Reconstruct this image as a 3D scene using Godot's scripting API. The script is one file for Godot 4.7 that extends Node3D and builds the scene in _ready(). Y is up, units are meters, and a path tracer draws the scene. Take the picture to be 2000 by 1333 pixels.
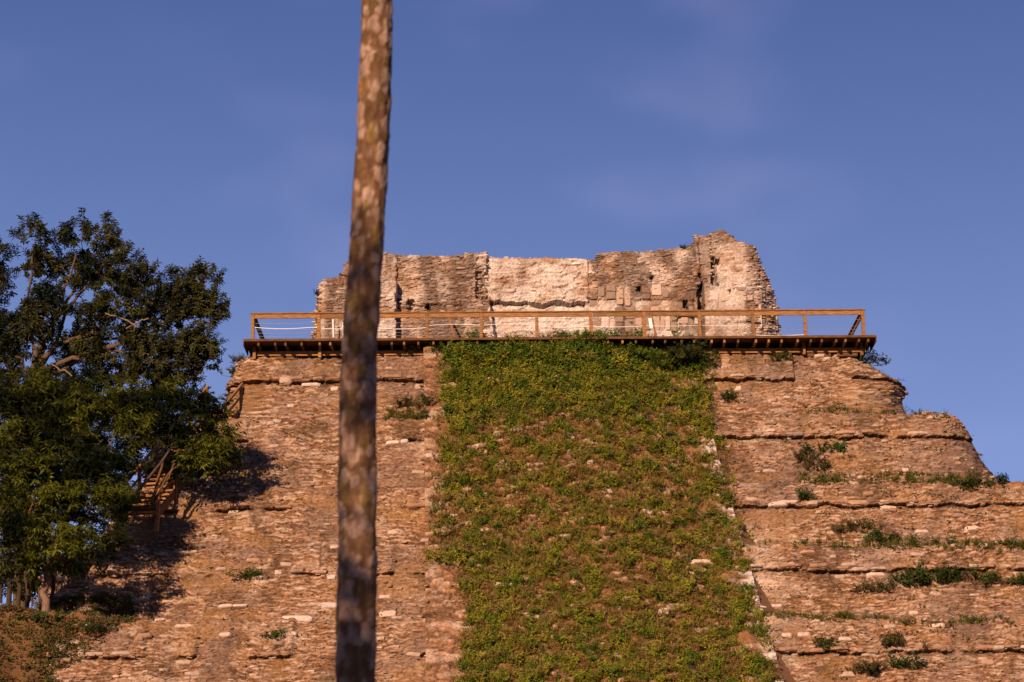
extends Node3D
# A ruined stepped stone pyramid with a temple on top, seen from the plaza through a long lens late in the day.

const FOCAL := 4722.0            # focal length in units of the 2000 x 1333 picture
const EYE := Vector3(0, 1.6, 0)
var view: Basis
var rng := RandomNumberGenerator.new()
var names := {}
var seen_points := {}            # coarse map from picture cells to the nearest surface point, for planting weeds and stones
var to_sun := Vector3.ZERO
var mats := {}
var leafs := {}

# ------------------------------------------------------------------ mesh collecting
class Shape:
	var v := PackedVector3Array()
	var n := PackedVector3Array()
	var c := PackedColorArray()
	var i := PackedInt32Array()
	func tri(a: Vector3, b: Vector3, d: Vector3, col: Color) -> void:
		var nn := (d - a).cross(b - a).normalized()
		var k := v.size()
		v.append(a); v.append(b); v.append(d)
		for q in 3:
			n.append(nn); c.append(col); i.append(k + q)
	func quad(a: Vector3, b: Vector3, d: Vector3, e: Vector3, col: Color) -> void:
		tri(a, b, d, col); tri(a, d, e, col)
	func leaf(base: Vector3, dir: Vector3, up: Vector3, length: float, width: float, col: Color) -> void:
		var side := dir.cross(up).normalized() * width * 0.5
		var lift := up * width * 0.22
		var mid := base + dir * length * 0.45
		var tip := base + dir * length - up * length * 0.12
		tri(base, mid - side + lift, tip, col)
		tri(base, tip, mid + side + lift, col)
	func tube(pts: PackedVector3Array, radii: PackedFloat32Array, sides: int, col: Color) -> void:
		var first := v.size()
		var ref := Vector3(0.31, 0.2, 0.93).normalized()
		for k in pts.size():
			var along := (pts[mini(k + 1, pts.size() - 1)] - pts[maxi(k - 1, 0)]).normalized()
			var x := along.cross(ref).normalized()
			var y := along.cross(x)
			for s in sides:
				var a := TAU * s / sides
				var r := x * cos(a) + y * sin(a)
				v.append(pts[k] + r * radii[k]); n.append(r); c.append(col)
		for k in pts.size() - 1:
			for s in sides:
				var a := first + k * sides + s
				var b := first + k * sides + (s + 1) % sides
				i.append_array(PackedInt32Array([a, a + sides, b, b, a + sides, b + sides]))
	func mesh() -> ArrayMesh:
		var arr := []
		arr.resize(Mesh.ARRAY_MAX)
		arr[Mesh.ARRAY_VERTEX] = v; arr[Mesh.ARRAY_NORMAL] = n; arr[Mesh.ARRAY_COLOR] = c; arr[Mesh.ARRAY_INDEX] = i
		var m := ArrayMesh.new()
		m.add_surface_from_arrays(Mesh.PRIMITIVE_TRIANGLES, arr)
		return m

func grid_mesh(p: PackedVector3Array, c: PackedColorArray, nu: int, nv: int, flip := false) -> ArrayMesh:
	var n := PackedVector3Array(); n.resize(nu * nv)
	for j in nv:
		var up := mini(j + 1, nv - 1) * nu
		var dn := maxi(j - 1, 0) * nu
		for k in nu:
			var t := p[j * nu + mini(k + 1, nu - 1)] - p[j * nu + maxi(k - 1, 0)]
			var b := p[up + k] - p[dn + k]
			var q := b.cross(t).normalized()
			n[j * nu + k] = -q if flip else q
	var idx := PackedInt32Array(); idx.resize((nu - 1) * (nv - 1) * 6)
	var w := 0
	for j in nv - 1:
		for k in nu - 1:
			var a := j * nu + k
			var q := [a, a + 1, a + nu, a + 1, a + nu + 1, a + nu] if not flip else [a, a + nu, a + 1, a + 1, a + nu, a + nu + 1]
			for e in 6: idx[w + e] = q[e]
			w += 6
	for k in range(0, nu, 2):
		for j in range(0, nv, 2):
			remember(p[j * nu + k], n[j * nu + k], c[j * nu + k])
	var arr := []
	arr.resize(Mesh.ARRAY_MAX)
	arr[Mesh.ARRAY_VERTEX] = p; arr[Mesh.ARRAY_NORMAL] = n; arr[Mesh.ARRAY_COLOR] = c; arr[Mesh.ARRAY_INDEX] = idx
	var m := ArrayMesh.new()
	m.add_surface_from_arrays(Mesh.PRIMITIVE_TRIANGLES, arr)
	return m

# ------------------------------------------------------------------ picture <-> place
func at(px: float, py: float, z: float) -> Vector3:
	var d := view * Vector3((px - 1000.0) / FOCAL, -(py - 666.5) / FOCAL, -1.0)
	return EYE + d * ((z - EYE.z) / d.z)
func seen_at(p: Vector3) -> Vector2:
	var q := (p - EYE) * view
	return Vector2(1000.0 + FOCAL * q.x / -q.z, 666.5 - FOCAL * q.y / -q.z)
func remember(p: Vector3, n: Vector3, col: Color) -> void:
	var s := seen_at(p)
	if s.x < -40 or s.x > 2040 or s.y < 400 or s.y > 1380: return
	var key := Vector2i(int(floor(s.x / 8.0)), int(floor(s.y / 8.0)))
	if not seen_points.has(key) or (seen_points[key][0] as Vector3).z < p.z - 0.6:
		seen_points[key] = [p, n, col]
func spot(px: float, py: float) -> Array:
	var key := Vector2i(int(floor(px / 8.0)), int(floor(py / 8.0)))
	for o in [Vector2i(0, 0), Vector2i(0, 1), Vector2i(1, 0), Vector2i(-1, 0), Vector2i(0, -1), Vector2i(0, 2)]:
		if seen_points.has(key + o): return seen_points[key + o]
	return []

# ------------------------------------------------------------------ nodes
func numbered(called: String) -> String:
	var k: int = names.get(called, 0)
	names[called] = k + 1
	return called if k == 0 else "%s_%03d" % [called, k]
func tag(o: Node, label := "", category := "", group := "", kind := "") -> Node:
	if label: o.set_meta("label", label)
	if category: o.set_meta("category", category)
	if group: o.set_meta("group", group)
	if kind: o.set_meta("kind", kind)
	return o
func thing(called: String, where: Vector3, label: String, category: String, group := "") -> Node3D:
	var o := Node3D.new()
	o.name = numbered(called)
	o.position = where
	add_child(o)
	tag(o, label, category, group)
	return o
# a part whose shape is given in the places of the scene: moved back by where its thing stands
func part(owner_: Node3D, called: String, m: Mesh, mat: Material) -> MeshInstance3D:
	var o := MeshInstance3D.new()
	o.name = called
	o.mesh = m
	o.material_override = mat
	if owner_ == self: o.name = numbered(called)
	elif owner_.get_parent() == self: o.position = -owner_.position
	owner_.add_child(o, true)
	return o
func put(owner_: Node3D, called: String, m: Mesh, mat: Material, t: Transform3D) -> MeshInstance3D:
	var o := part(owner_, called, m, mat)
	o.transform = Transform3D(Basis(), o.position) * t
	return o
func many(owner_: Node3D, called: String, m: Mesh, mat: Material, where: Array, tints: Array) -> MultiMeshInstance3D:
	var mm := MultiMesh.new()
	mm.transform_format = MultiMesh.TRANSFORM_3D
	mm.use_colors = true
	mm.mesh = m
	mm.instance_count = where.size()
	for k in where.size():
		mm.set_instance_transform(k, where[k])
		mm.set_instance_color(k, tints[k])
	var o := MultiMeshInstance3D.new()
	o.name = called if owner_ != self else numbered(called)
	o.multimesh = mm
	o.material_override = mat
	if owner_ != self and owner_.get_parent() == self: o.position = -owner_.position
	owner_.add_child(o, true)
	return o
func box(owner_: Node3D, called: String, centre: Vector3, size: Vector3, mat: Material, turn := Basis()) -> MeshInstance3D:
	if mat == mats.wood: mat = mats.woods[rng.randi() % 4]
	if called in ["post", "joist", "post_foot"]: turn = turn * Basis(Vector3.BACK, rng.randf_range(-0.02, 0.02)) * Basis(Vector3.UP, rng.randf_range(-0.05, 0.05))
	return put(owner_, called, bevel_box(size), mat, Transform3D(turn, centre))
var boxes := {}
func bevel_box(size: Vector3) -> Mesh:
	if boxes.has(size): return boxes[size]
	var s := Shape.new()
	var h := size / 2.0
	var b := minf(0.008, size[size.min_axis_index()] * 0.2)
	for ax in 3:
		for sg in [-1.0, 1.0]:
			var u := (ax + 1) % 3
			var w := (ax + 2) % 3
			var q := []
			for e in [[-1, -1], [1, -1], [1, 1], [-1, 1]]:
				var p := Vector3()
				p[ax] = sg * h[ax]; p[u] = e[0] * (h[u] - b); p[w] = e[1] * (h[w] - b)
				q.append(p)
			if sg > 0: q.reverse()
			s.quad(q[0], q[1], q[2], q[3], Color.WHITE)
	for ax in 3:
		var u := (ax + 1) % 3
		var w := (ax + 2) % 3
		for e in [[-1, -1], [1, -1], [1, 1], [-1, 1]]:
			var q := []
			for f in [[-1, 0], [1, 0], [1, 1], [-1, 1]]:
				var p := Vector3()
				p[ax] = f[0] * (h[ax] - b)
				p[u] = e[0] * (h[u] - (0.0 if f[1] == 0 else b))
				p[w] = e[1] * (h[w] - (b if f[1] == 0 else 0.0))
				q.append(p)
			var facing: Vector3 = (q[2] - q[0]).cross(q[1] - q[0])
			if facing.dot(q[0] + q[2]) < 0.0: q.reverse()
			s.quad(q[0], q[1], q[2], q[3], Color.WHITE)
	boxes[size] = s.mesh()
	return boxes[size]
func noise(sd: int, freq: float, octaves := 3) -> FastNoiseLite:
	var f := FastNoiseLite.new()
	f.seed = sd
	f.noise_type = FastNoiseLite.TYPE_SIMPLEX_SMOOTH
	f.frequency = freq
	f.fractal_type = FastNoiseLite.FRACTAL_FBM if octaves > 1 else FastNoiseLite.FRACTAL_NONE
	f.fractal_octaves = octaves
	return f
func cells(sd: int, what: int) -> FastNoiseLite:
	var f := FastNoiseLite.new()
	f.seed = sd
	f.noise_type = FastNoiseLite.TYPE_CELLULAR
	f.frequency = 1.0
	f.fractal_type = FastNoiseLite.FRACTAL_NONE
	f.cellular_distance_function = FastNoiseLite.DISTANCE_EUCLIDEAN
	f.cellular_jitter = 0.85
	f.cellular_return_type = what
	return f
func lin(r: float, g: float, b: float) -> Color:
	return Color(r, g, b).linear_to_srgb()
func surface(rough: float, colour := Color.WHITE, vertex := true) -> StandardMaterial3D:
	var m := StandardMaterial3D.new()
	m.roughness = rough
	m.albedo_color = colour
	m.vertex_color_use_as_albedo = vertex
	m.metallic_specular = 0.25
	return m
func follow(pts: Array, x: float) -> float:      # straight lines through the given points
	if x <= pts[0][0]: return pts[0][1]
	for k in pts.size() - 1:
		if x <= pts[k + 1][0]:
			return lerpf(pts[k][1], pts[k + 1][1], (x - pts[k][0]) / maxf(0.001, pts[k + 1][0] - pts[k][0]))
	return pts[-1][1]

# ------------------------------------------------------------------ stone colours (the darkest also paints shade into joints)
const BROWN := Color(0.285, 0.146, 0.074)
const PALE := Color(0.62, 0.455, 0.35)
const STAIN_AND_SHADE := Color(0.085, 0.045, 0.024)  # real stains, and also shade painted into joints, flakes and grooves
const GREY := Color(0.21, 0.13, 0.098)
const OCHRE := Color(0.36, 0.19, 0.075)
const EARTH := Color(0.20, 0.098, 0.042)
const CREAM := Color(0.70, 0.60, 0.54)

var n_big: FastNoiseLite
var n_patch: FastNoiseLite
var n_strata: FastNoiseLite
var n_fine: FastNoiseLite
var n_stain: FastNoiseLite
var n_grit: FastNoiseLite
var n_line: FastNoiseLite
var cell_gap: FastNoiseLite
var cell_tone: FastNoiseLite

func _ready() -> void:
	rng.seed = 20240611
	# --- camera
	view = Basis(Vector3.RIGHT, deg_to_rad(14.84)) * Basis(Vector3.BACK, -0.0065)
	var cam := Camera3D.new()
	cam.name = "camera"
	cam.fov = rad_to_deg(2.0 * atan(666.5 / FOCAL))
	cam.near = 0.3
	cam.far = 1500.0
	cam.transform = Transform3D(view, EYE)
	var lens := CameraAttributesPhysical.new()
	lens.frustum_focal_length = 85.0
	lens.frustum_focus_distance = 93.0
	lens.exposure_aperture = 3.4
	cam.attributes = lens
	cam.fov = rad_to_deg(2.0 * atan(666.5 / FOCAL))
	add_child(cam)
	# --- sky
	var sky := ProceduralSkyMaterial.new()
	sky.sky_top_color = lin(0.004, 0.026, 0.135)
	sky.sky_horizon_color = lin(0.355, 0.48, 0.87)
	sky.sky_curve = 0.155
	sky.ground_bottom_color = lin(0.03, 0.026, 0.014)
	sky.ground_horizon_color = lin(0.06, 0.05, 0.03)
	sky.sun_angle_max = 8.0
	sky.sky_cover = cirrus()
	sky.sky_cover_modulate = Color(1, 1, 1, 1)
	var env := Environment.new()
	env.background_mode = Environment.BG_SKY
	env.sky = Sky.new()
	env.sky.sky_material = sky
	env.tonemap_mode = Environment.TONE_MAPPER_LINEAR
	env.tonemap_exposure = 1.47
	env.sdfgi_enabled = true
	env.ssao_enabled = true
	env.ssil_enabled = true
	var world := WorldEnvironment.new()
	world.name = "world"
	world.environment = env
	add_child(world)
	# --- sun: low, behind the camera and to its left
	var az := deg_to_rad(20.0)
	var el := deg_to_rad(17.0)
	to_sun = Vector3(-sin(az) * cos(el), sin(el), cos(az) * cos(el))
	var sun := DirectionalLight3D.new()
	sun.name = "sun"
	sun.light_color = lin(1.0, 0.715, 0.49)
	sun.light_energy = 1.6
	sun.light_angular_distance = 0.5
	sun.shadow_enabled = true
	sun.transform = Transform3D(Basis.looking_at(-to_sun, Vector3.UP), Vector3(0, 60, 0))
	add_child(sun)

	n_big = noise(11, 0.22, 3); n_patch = noise(12, 0.55, 3); n_strata = noise(13, 1.0, 3)
	n_fine = noise(14, 5.5, 2); n_stain = noise(15, 0.35, 4); n_line = noise(16, 0.5, 3); n_grit = noise(17, 11.0, 2)
	cell_gap = cells(21, FastNoiseLite.RETURN_DISTANCE2_SUB); cell_tone = cells(21, FastNoiseLite.RETURN_CELL_VALUE)
	materials()
	make_leaf_shapes()
	ground()
	pyramid()
	temple()
	deck()
	wooden_stairs()
	stones()
	small_things()
	trees()
	stair_growth()
	ledge_growth()
	near_trunk()

const CLOUD := Vector3(-7.862, -2.044, -2.103)
func cirrus() -> ImageTexture:       # thin high cloud, faint, all round the sky
	var w := 1024
	var h := 512
	var a := noise(71, 1.0, 5)
	var b := noise(72, 1.0, 3)
	var data := PackedByteArray(); data.resize(w * h * 4)
	for y in h:
		var up := PI * (0.5 - (y + 0.5) / h)
		for x in w:
			var th := TAU * x / w
			var d := Vector3(cos(th) * cos(up), sin(up), sin(th) * cos(up))
			var o := (y * w + x) * 4
			var t := 0.0
			if d.y > 0.0:
				var q := Vector3(d.x * 9.0, d.y * 26.0, d.z * 9.0)
				t = clampf(0.10 + a.get_noise_3dv(q) * 1.5, 0, 1) * clampf(0.35 + b.get_noise_3dv(d * 2.5 + CLOUD) * 2.2, 0, 1)
			data[o] = 235; data[o + 1] = 205; data[o + 2] = 225
			data[o + 3] = int(clampf(t, 0, 1) * 15.0)
	return ImageTexture.create_from_image(Image.create_from_data(w, h, false, Image.FORMAT_RGBA8, data))

func materials() -> void:
	var grain := NoiseTexture2D.new()
	grain.width = 256; grain.height = 256; grain.seamless = true
	grain.noise = noise(31, 0.035, 4)
	var ramp := Gradient.new()
	ramp.set_color(0, Color(0.78, 0.76, 0.74)); ramp.set_color(1, Color(1, 1, 1))
	grain.color_ramp = ramp
	var stone := surface(0.95)
	stone.albedo_texture = grain
	stone.uv1_triplanar = true; stone.uv1_world_triplanar = true
	stone.uv1_scale = Vector3(0.9, 1.6, 0.9)
	mats.stone = stone
	var wg := NoiseTexture2D.new()
	wg.width = 256; wg.height = 256; wg.seamless = true
	wg.noise = noise(32, 0.02, 4)
	var wr := Gradient.new()
	wr.set_color(0, Color(0.66, 0.62, 0.58)); wr.set_color(1, Color(1, 1, 1))
	wg.color_ramp = wr
	var wood := surface(0.75, lin(0.29, 0.15, 0.062), false)
	wood.albedo_texture = wg
	wood.uv1_triplanar = true; wood.uv1_world_triplanar = true
	wood.uv1_scale = Vector3(0.35, 3.0, 3.0)
	mats.wood = wood
	mats.woods = []
	for tone in [0.72, 0.88, 1.0, 1.12]:
		var w: StandardMaterial3D = wood.duplicate()
		w.albedo_color = lin(0.36 * tone, 0.172 * tone * (1.06 if tone < 0.9 else 1.0), 0.062 * tone * (1.2 if tone < 0.9 else 1.0))
		mats.woods.append(w)
	var dark := surface(0.8, lin(0.15, 0.075, 0.034), false)
	dark.albedo_texture = wg
	dark.uv1_triplanar = true; dark.uv1_world_triplanar = true
	dark.uv1_scale = Vector3(0.4, 2.0, 0.4)
	mats.wood_worn = dark
	mats.rope = surface(0.8, lin(0.75, 0.7, 0.66), false)
	mats.wire = surface(0.45, lin(0.3, 0.28, 0.27), false)
	mats.wire.metallic = 0.6
	mats.paper = surface(0.8, lin(0.72, 0.68, 0.66), false)
	mats.bark = surface(0.9)
	mats.bark.albedo_texture = wg
	mats.bark.uv1_triplanar = true; mats.bark.uv1_world_triplanar = true
	mats.bark.uv1_scale = Vector3(2.5, 0.9, 2.5)
	mats.earth = surface(1.0)
	mats.leaf = surface(0.5)
	mats.leaf.metallic_specular = 0.22
	mats.leaf.backlight_enabled = true
	mats.leaf.backlight = Color(0.35, 0.4, 0.12)
	mats.dull_leaf = surface(0.7)
	mats.dull_leaf.backlight_enabled = true
	mats.dull_leaf.backlight = Color(0.3, 0.3, 0.1)

# ------------------------------------------------------------------ leaves
func make_leaf_shapes() -> void:
	leafs.broad = []; leafs.drooping = []; leafs.creeper = []; leafs.tuft = []; leafs.bush = []
	for k in 4:
		var s := Shape.new()          # a twig with broad leaves gathered at its end
		var twig := PackedVector3Array([Vector3.ZERO, Vector3(0.02, 0.2, 0.01), Vector3(0, 0.42, 0.02)])
		s.tube(twig, PackedFloat32Array([0.012, 0.009, 0.005]), 3, Color(1.6, 1.1, 0.7))
		for q in 15:
			var a := q * 2.4 + k
			var h := 0.12 + 0.3 * q / 15.0
			var out := Vector3(cos(a), rng.randf_range(-0.1, 0.8), sin(a)).normalized()
			var t := rng.randf_range(0.75, 1.25)
			s.leaf(Vector3(0, h, 0), out, (Vector3.UP + out * 0.2 + Vector3(rng.randf_range(-.5, .5), 0, rng.randf_range(-.5, .5))).normalized(), rng.randf_range(0.15, 0.24), rng.randf_range(0.065, 0.09), Color(t, t, t * 0.95))
		leafs.broad.append(s.mesh())
		s = Shape.new()               # a drooping spray of narrow leaves
		s.tube(PackedVector3Array([Vector3.ZERO, Vector3(0, 0.2, 0.12), Vector3(0, 0.22, 0.4)]), PackedFloat32Array([0.01, 0.007, 0.004]), 3, Color(1.2, 0.9, 0.6))
		for q in 14:
			var f := (q + 1) / 14.0
			var p := Vector3(0, 0.22 * sqrt(f), 0.42 * f)
			var sd := 1.0 if q % 2 else -1.0
			var out := Vector3(sd * rng.randf_range(0.5, 1.0), rng.randf_range(-0.75, 0.05), rng.randf_range(0.2, 0.9)).normalized()
			var t := rng.randf_range(0.7, 1.3)
			s.leaf(p, out, (Vector3.UP + Vector3(rng.randf_range(-.4, .4), 0, rng.randf_range(-.4, .4))).normalized(), rng.randf_range(0.15, 0.23), rng.randf_range(0.045, 0.065), Color(t, t, t * 0.8))
		leafs.drooping.append(s.mesh())
		s = Shape.new()               # a low clump of small leaves
		for q in 17:
			var a := rng.randf() * TAU
			var r := sqrt(rng.randf()) * 0.2
			var p := Vector3(cos(a) * r, rng.randf_range(0.0, 0.16), sin(a) * r)
			var out := Vector3(cos(a + rng.randf_range(-1, 1)), rng.randf_range(-0.2, 0.7), sin(a + rng.randf_range(-1, 1))).normalized()
			var t := rng.randf_range(0.65, 1.35)
			s.leaf(p, out, (Vector3.UP + Vector3(rng.randf_range(-.6, .6), 0, rng.randf_range(-.6, .6))).normalized(), rng.randf_range(0.07, 0.13), rng.randf_range(0.045, 0.07), Color(t, t, t))
		leafs.creeper.append(s.mesh())
		s = Shape.new()               # a tuft of grass
		for q in 16:
			var a := rng.randf() * TAU
			var lean := rng.randf_range(0.1, 0.55)
			var hh := rng.randf_range(0.16, 0.36)
			var p := Vector3(cos(a), 0, sin(a)) * rng.randf() * 0.1
			var o := Vector3(cos(a), 0, sin(a))
			var w := Vector3(-sin(a), 0, cos(a)) * 0.008
			var m := p + o * lean * hh * 0.35 + Vector3.UP * hh * 0.6
			var e := p + o * lean * hh + Vector3.UP * hh * (1.0 - lean * 0.3)
			var t := rng.randf_range(0.7, 1.3)
			s.quad(p - w, m - w, m + w, p + w, Color(t, t, t)); s.tri(m - w, e, m + w, Color(t, t, t))
		leafs.tuft.append(s.mesh())
		s = Shape.new()               # a small upright shrub branch with leaves
		for q in 5:
			var a := rng.randf() * TAU
			var e := Vector3(cos(a) * 0.22, rng.randf_range(0.25, 0.5), sin(a) * 0.22)
			s.tube(PackedVector3Array([Vector3.ZERO, e * 0.5 + Vector3(0, 0.05, 0), e]), PackedFloat32Array([0.008, 0.006, 0.003]), 3, Color(1.3, 0.9, 0.6))
			for z in 9:
				var f := 0.25 + 0.75 * z / 8.0
				var b := rng.randf() * TAU
				var t := rng.randf_range(0.65, 1.35)
				s.leaf(e * f, Vector3(cos(b), rng.randf_range(-.2, .8), sin(b)).normalized(), (Vector3.UP + Vector3(rng.randf_range(-.6, .6), 0, rng.randf_range(-.6, .6))).normalized(), rng.randf_range(0.08, 0.15), rng.randf_range(0.035, 0.06), Color(t, t, t))
		leafs.bush.append(s.mesh())

func scatter(owner_: Node3D, called: String, kinds: Array, mat: Material, where: Array, tints: Array, label := "", category := "") -> void:
	# one mass of uncountable plants: a few leaf shapes, each instanced many times
	var mass := Node3D.new()
	mass.name = numbered(called)
	owner_.add_child(mass)
	tag(mass, label, category, "", "stuff")
	for k in kinds.size():
		var w := []
		var t := []
		for q in range(k, where.size(), kinds.size()):
			w.append(where[q]); t.append(tints[q])
		if w.is_empty(): continue
		tag(many(mass, "leaves", kinds[k], mat, w, t), "", "", "", "stuff")

# ------------------------------------------------------------------ ground
func mound_height(x: float, z: float) -> float:
	# the earth shoulder that has settled on the pyramid's lower left terraces
	var zc := -80.7 + clampf((-14.0 - x) * 0.3, -2.0, 2.2)
	var h := 13.56 - maxf(0.0, -16.9 - x) * 0.3 - maxf(0.0, x + 14.2) * 0.5
	return h - maxf(0.0, z - zc) * 1.22 - maxf(0.0, z + 78.5) * 0.9 - maxf(0.0, z - zc) * maxf(0.0, x + 17.3) * 1.1 - maxf(0.0, -104.0 - z) * 0.6 - maxf(0.0, -23.0 - x) * 0.7
func ground() -> void:
	var p := PackedVector3Array()
	var c := PackedColorArray()
	var nf := noise(41, 0.15, 4)
	var nu := 61
	var lines := []
	for k in nu: lines.append(signf(k - 30) * pow(absf(k - 30) / 30.0, 2.2) * 900.0)
	for j in nu:
		for k in nu:
			var x: float = lines[k]
			var z: float = lines[j] - 60.0
			p.append(Vector3(x, nf.get_noise_2d(x, z) * 0.15 - 0.1, z))
			c.append(Color(0.11, 0.11, 0.035).lerp(EARTH, clampf(0.4 + nf.get_noise_2d(z, x), 0, 1)))
	tag(part(self, "ground", grid_mesh(p, c, nu, nu), mats.earth), "", "", "", "structure")
	p = PackedVector3Array(); c = PackedColorArray()
	var zs := []
	var xs := []
	var t0 := -118.0
	while t0 < -52.0:
		zs.append(t0); t0 += 0.09 if t0 > -84.0 and t0 < -70.0 else 1.0
	t0 = -50.0
	while t0 < -9.5:
		xs.append(t0); t0 += 0.09 if t0 > -20.0 and t0 < -12.5 else 1.0
	nu = xs.size()
	var nv := zs.size()
	for j in nv:
		var z: float = zs[j]
		for k in nu:
			var x: float = xs[k]
			var h := mound_height(x, z)
			h += n_big.get_noise_2d(x * 2.0, z * 2.0) * 0.25 + n_fine.get_noise_2d(x * 0.5, z * 0.5) * 0.12 + n_fine.get_noise_2d(x, z) * 0.06
			p.append(Vector3(x, maxf(h, -0.5), z))
			var t: float = clampf(0.5 + n_patch.get_noise_2d(x * 2.0, z * 2.0) * 1.3, 0, 1)
			c.append((EARTH * 0.72).lerp(OCHRE * 0.5, t * 0.4).lerp(Color(0.08, 0.06, 0.02), clampf(n_stain.get_noise_2d(x * 4.0, z * 4.0) * 1.5, 0, 0.7)))  # earth darkened by colour, standing in for shade on the mound
	tag(part(self, "earth_mound", grid_mesh(p, c, nu, nv), mats.earth), "", "", "", "structure")

# ------------------------------------------------------------------ pyramid
const LIP_Y := [690.0, 812.0, 947.0, 1068.0, 1207.0, 1345.0]
const LIP_Z := [-91.2, -88.6, -85.9, -83.2, -80.5, -77.8, -75.1, -72.4, -69.7]
const BAND := [0.38, 0.30, 0.33, 0.33, 0.47, 0.4, 0.4, 0.4, 0.4]
var lip_h := []
var ramp_line := []
var py: Node3D
var walls := {}

func ramp_z(h: float) -> float:
	return follow(ramp_line, -h) + 0.8
func ramp_left(h: float) -> float:
	return lerpf(-3.43, -2.86, clampf((25.3 - h) / 13.5, 0, 2))
func ramp_right(h: float) -> float:
	return lerpf(7.0, 8.62, clampf((25.3 - h) / 13.5, 0, 2))

func pyramid() -> void:
	for k in 6: lip_h.append(at(1000, LIP_Y[k], LIP_Z[k]).y)
	for k in 3: lip_h.append(lip_h[5] - (k + 1) * 3.0)
	for k in 9: ramp_line.append([-lip_h[k], LIP_Z[k]])
	ramp_line.append([0.0, LIP_Z[8] + 2.5])
	py = thing("stepped_pyramid", Vector3(2, 0, -90), "huge weathered stone pyramid of receding terraces with an overgrown central stairway", "pyramid")
	for k in 9:
		terrace(k, 1)
		terrace(k, -1)
	stairway()
	# the flat top behind the first terrace
	var p := PackedVector3Array()
	var c := PackedColorArray()
	for j in 12:
		for k in 30:
			p.append(Vector3(-10.1 + k * 0.8, lip_h[0] - 0.06 + n_patch.get_noise_2d(k, j) * 0.05, -110.0 + j * 1.68))
			c.append(EARTH)
	part(py, "summit_floor", grid_mesh(p, c, 30, 12), mats.stone)

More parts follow.
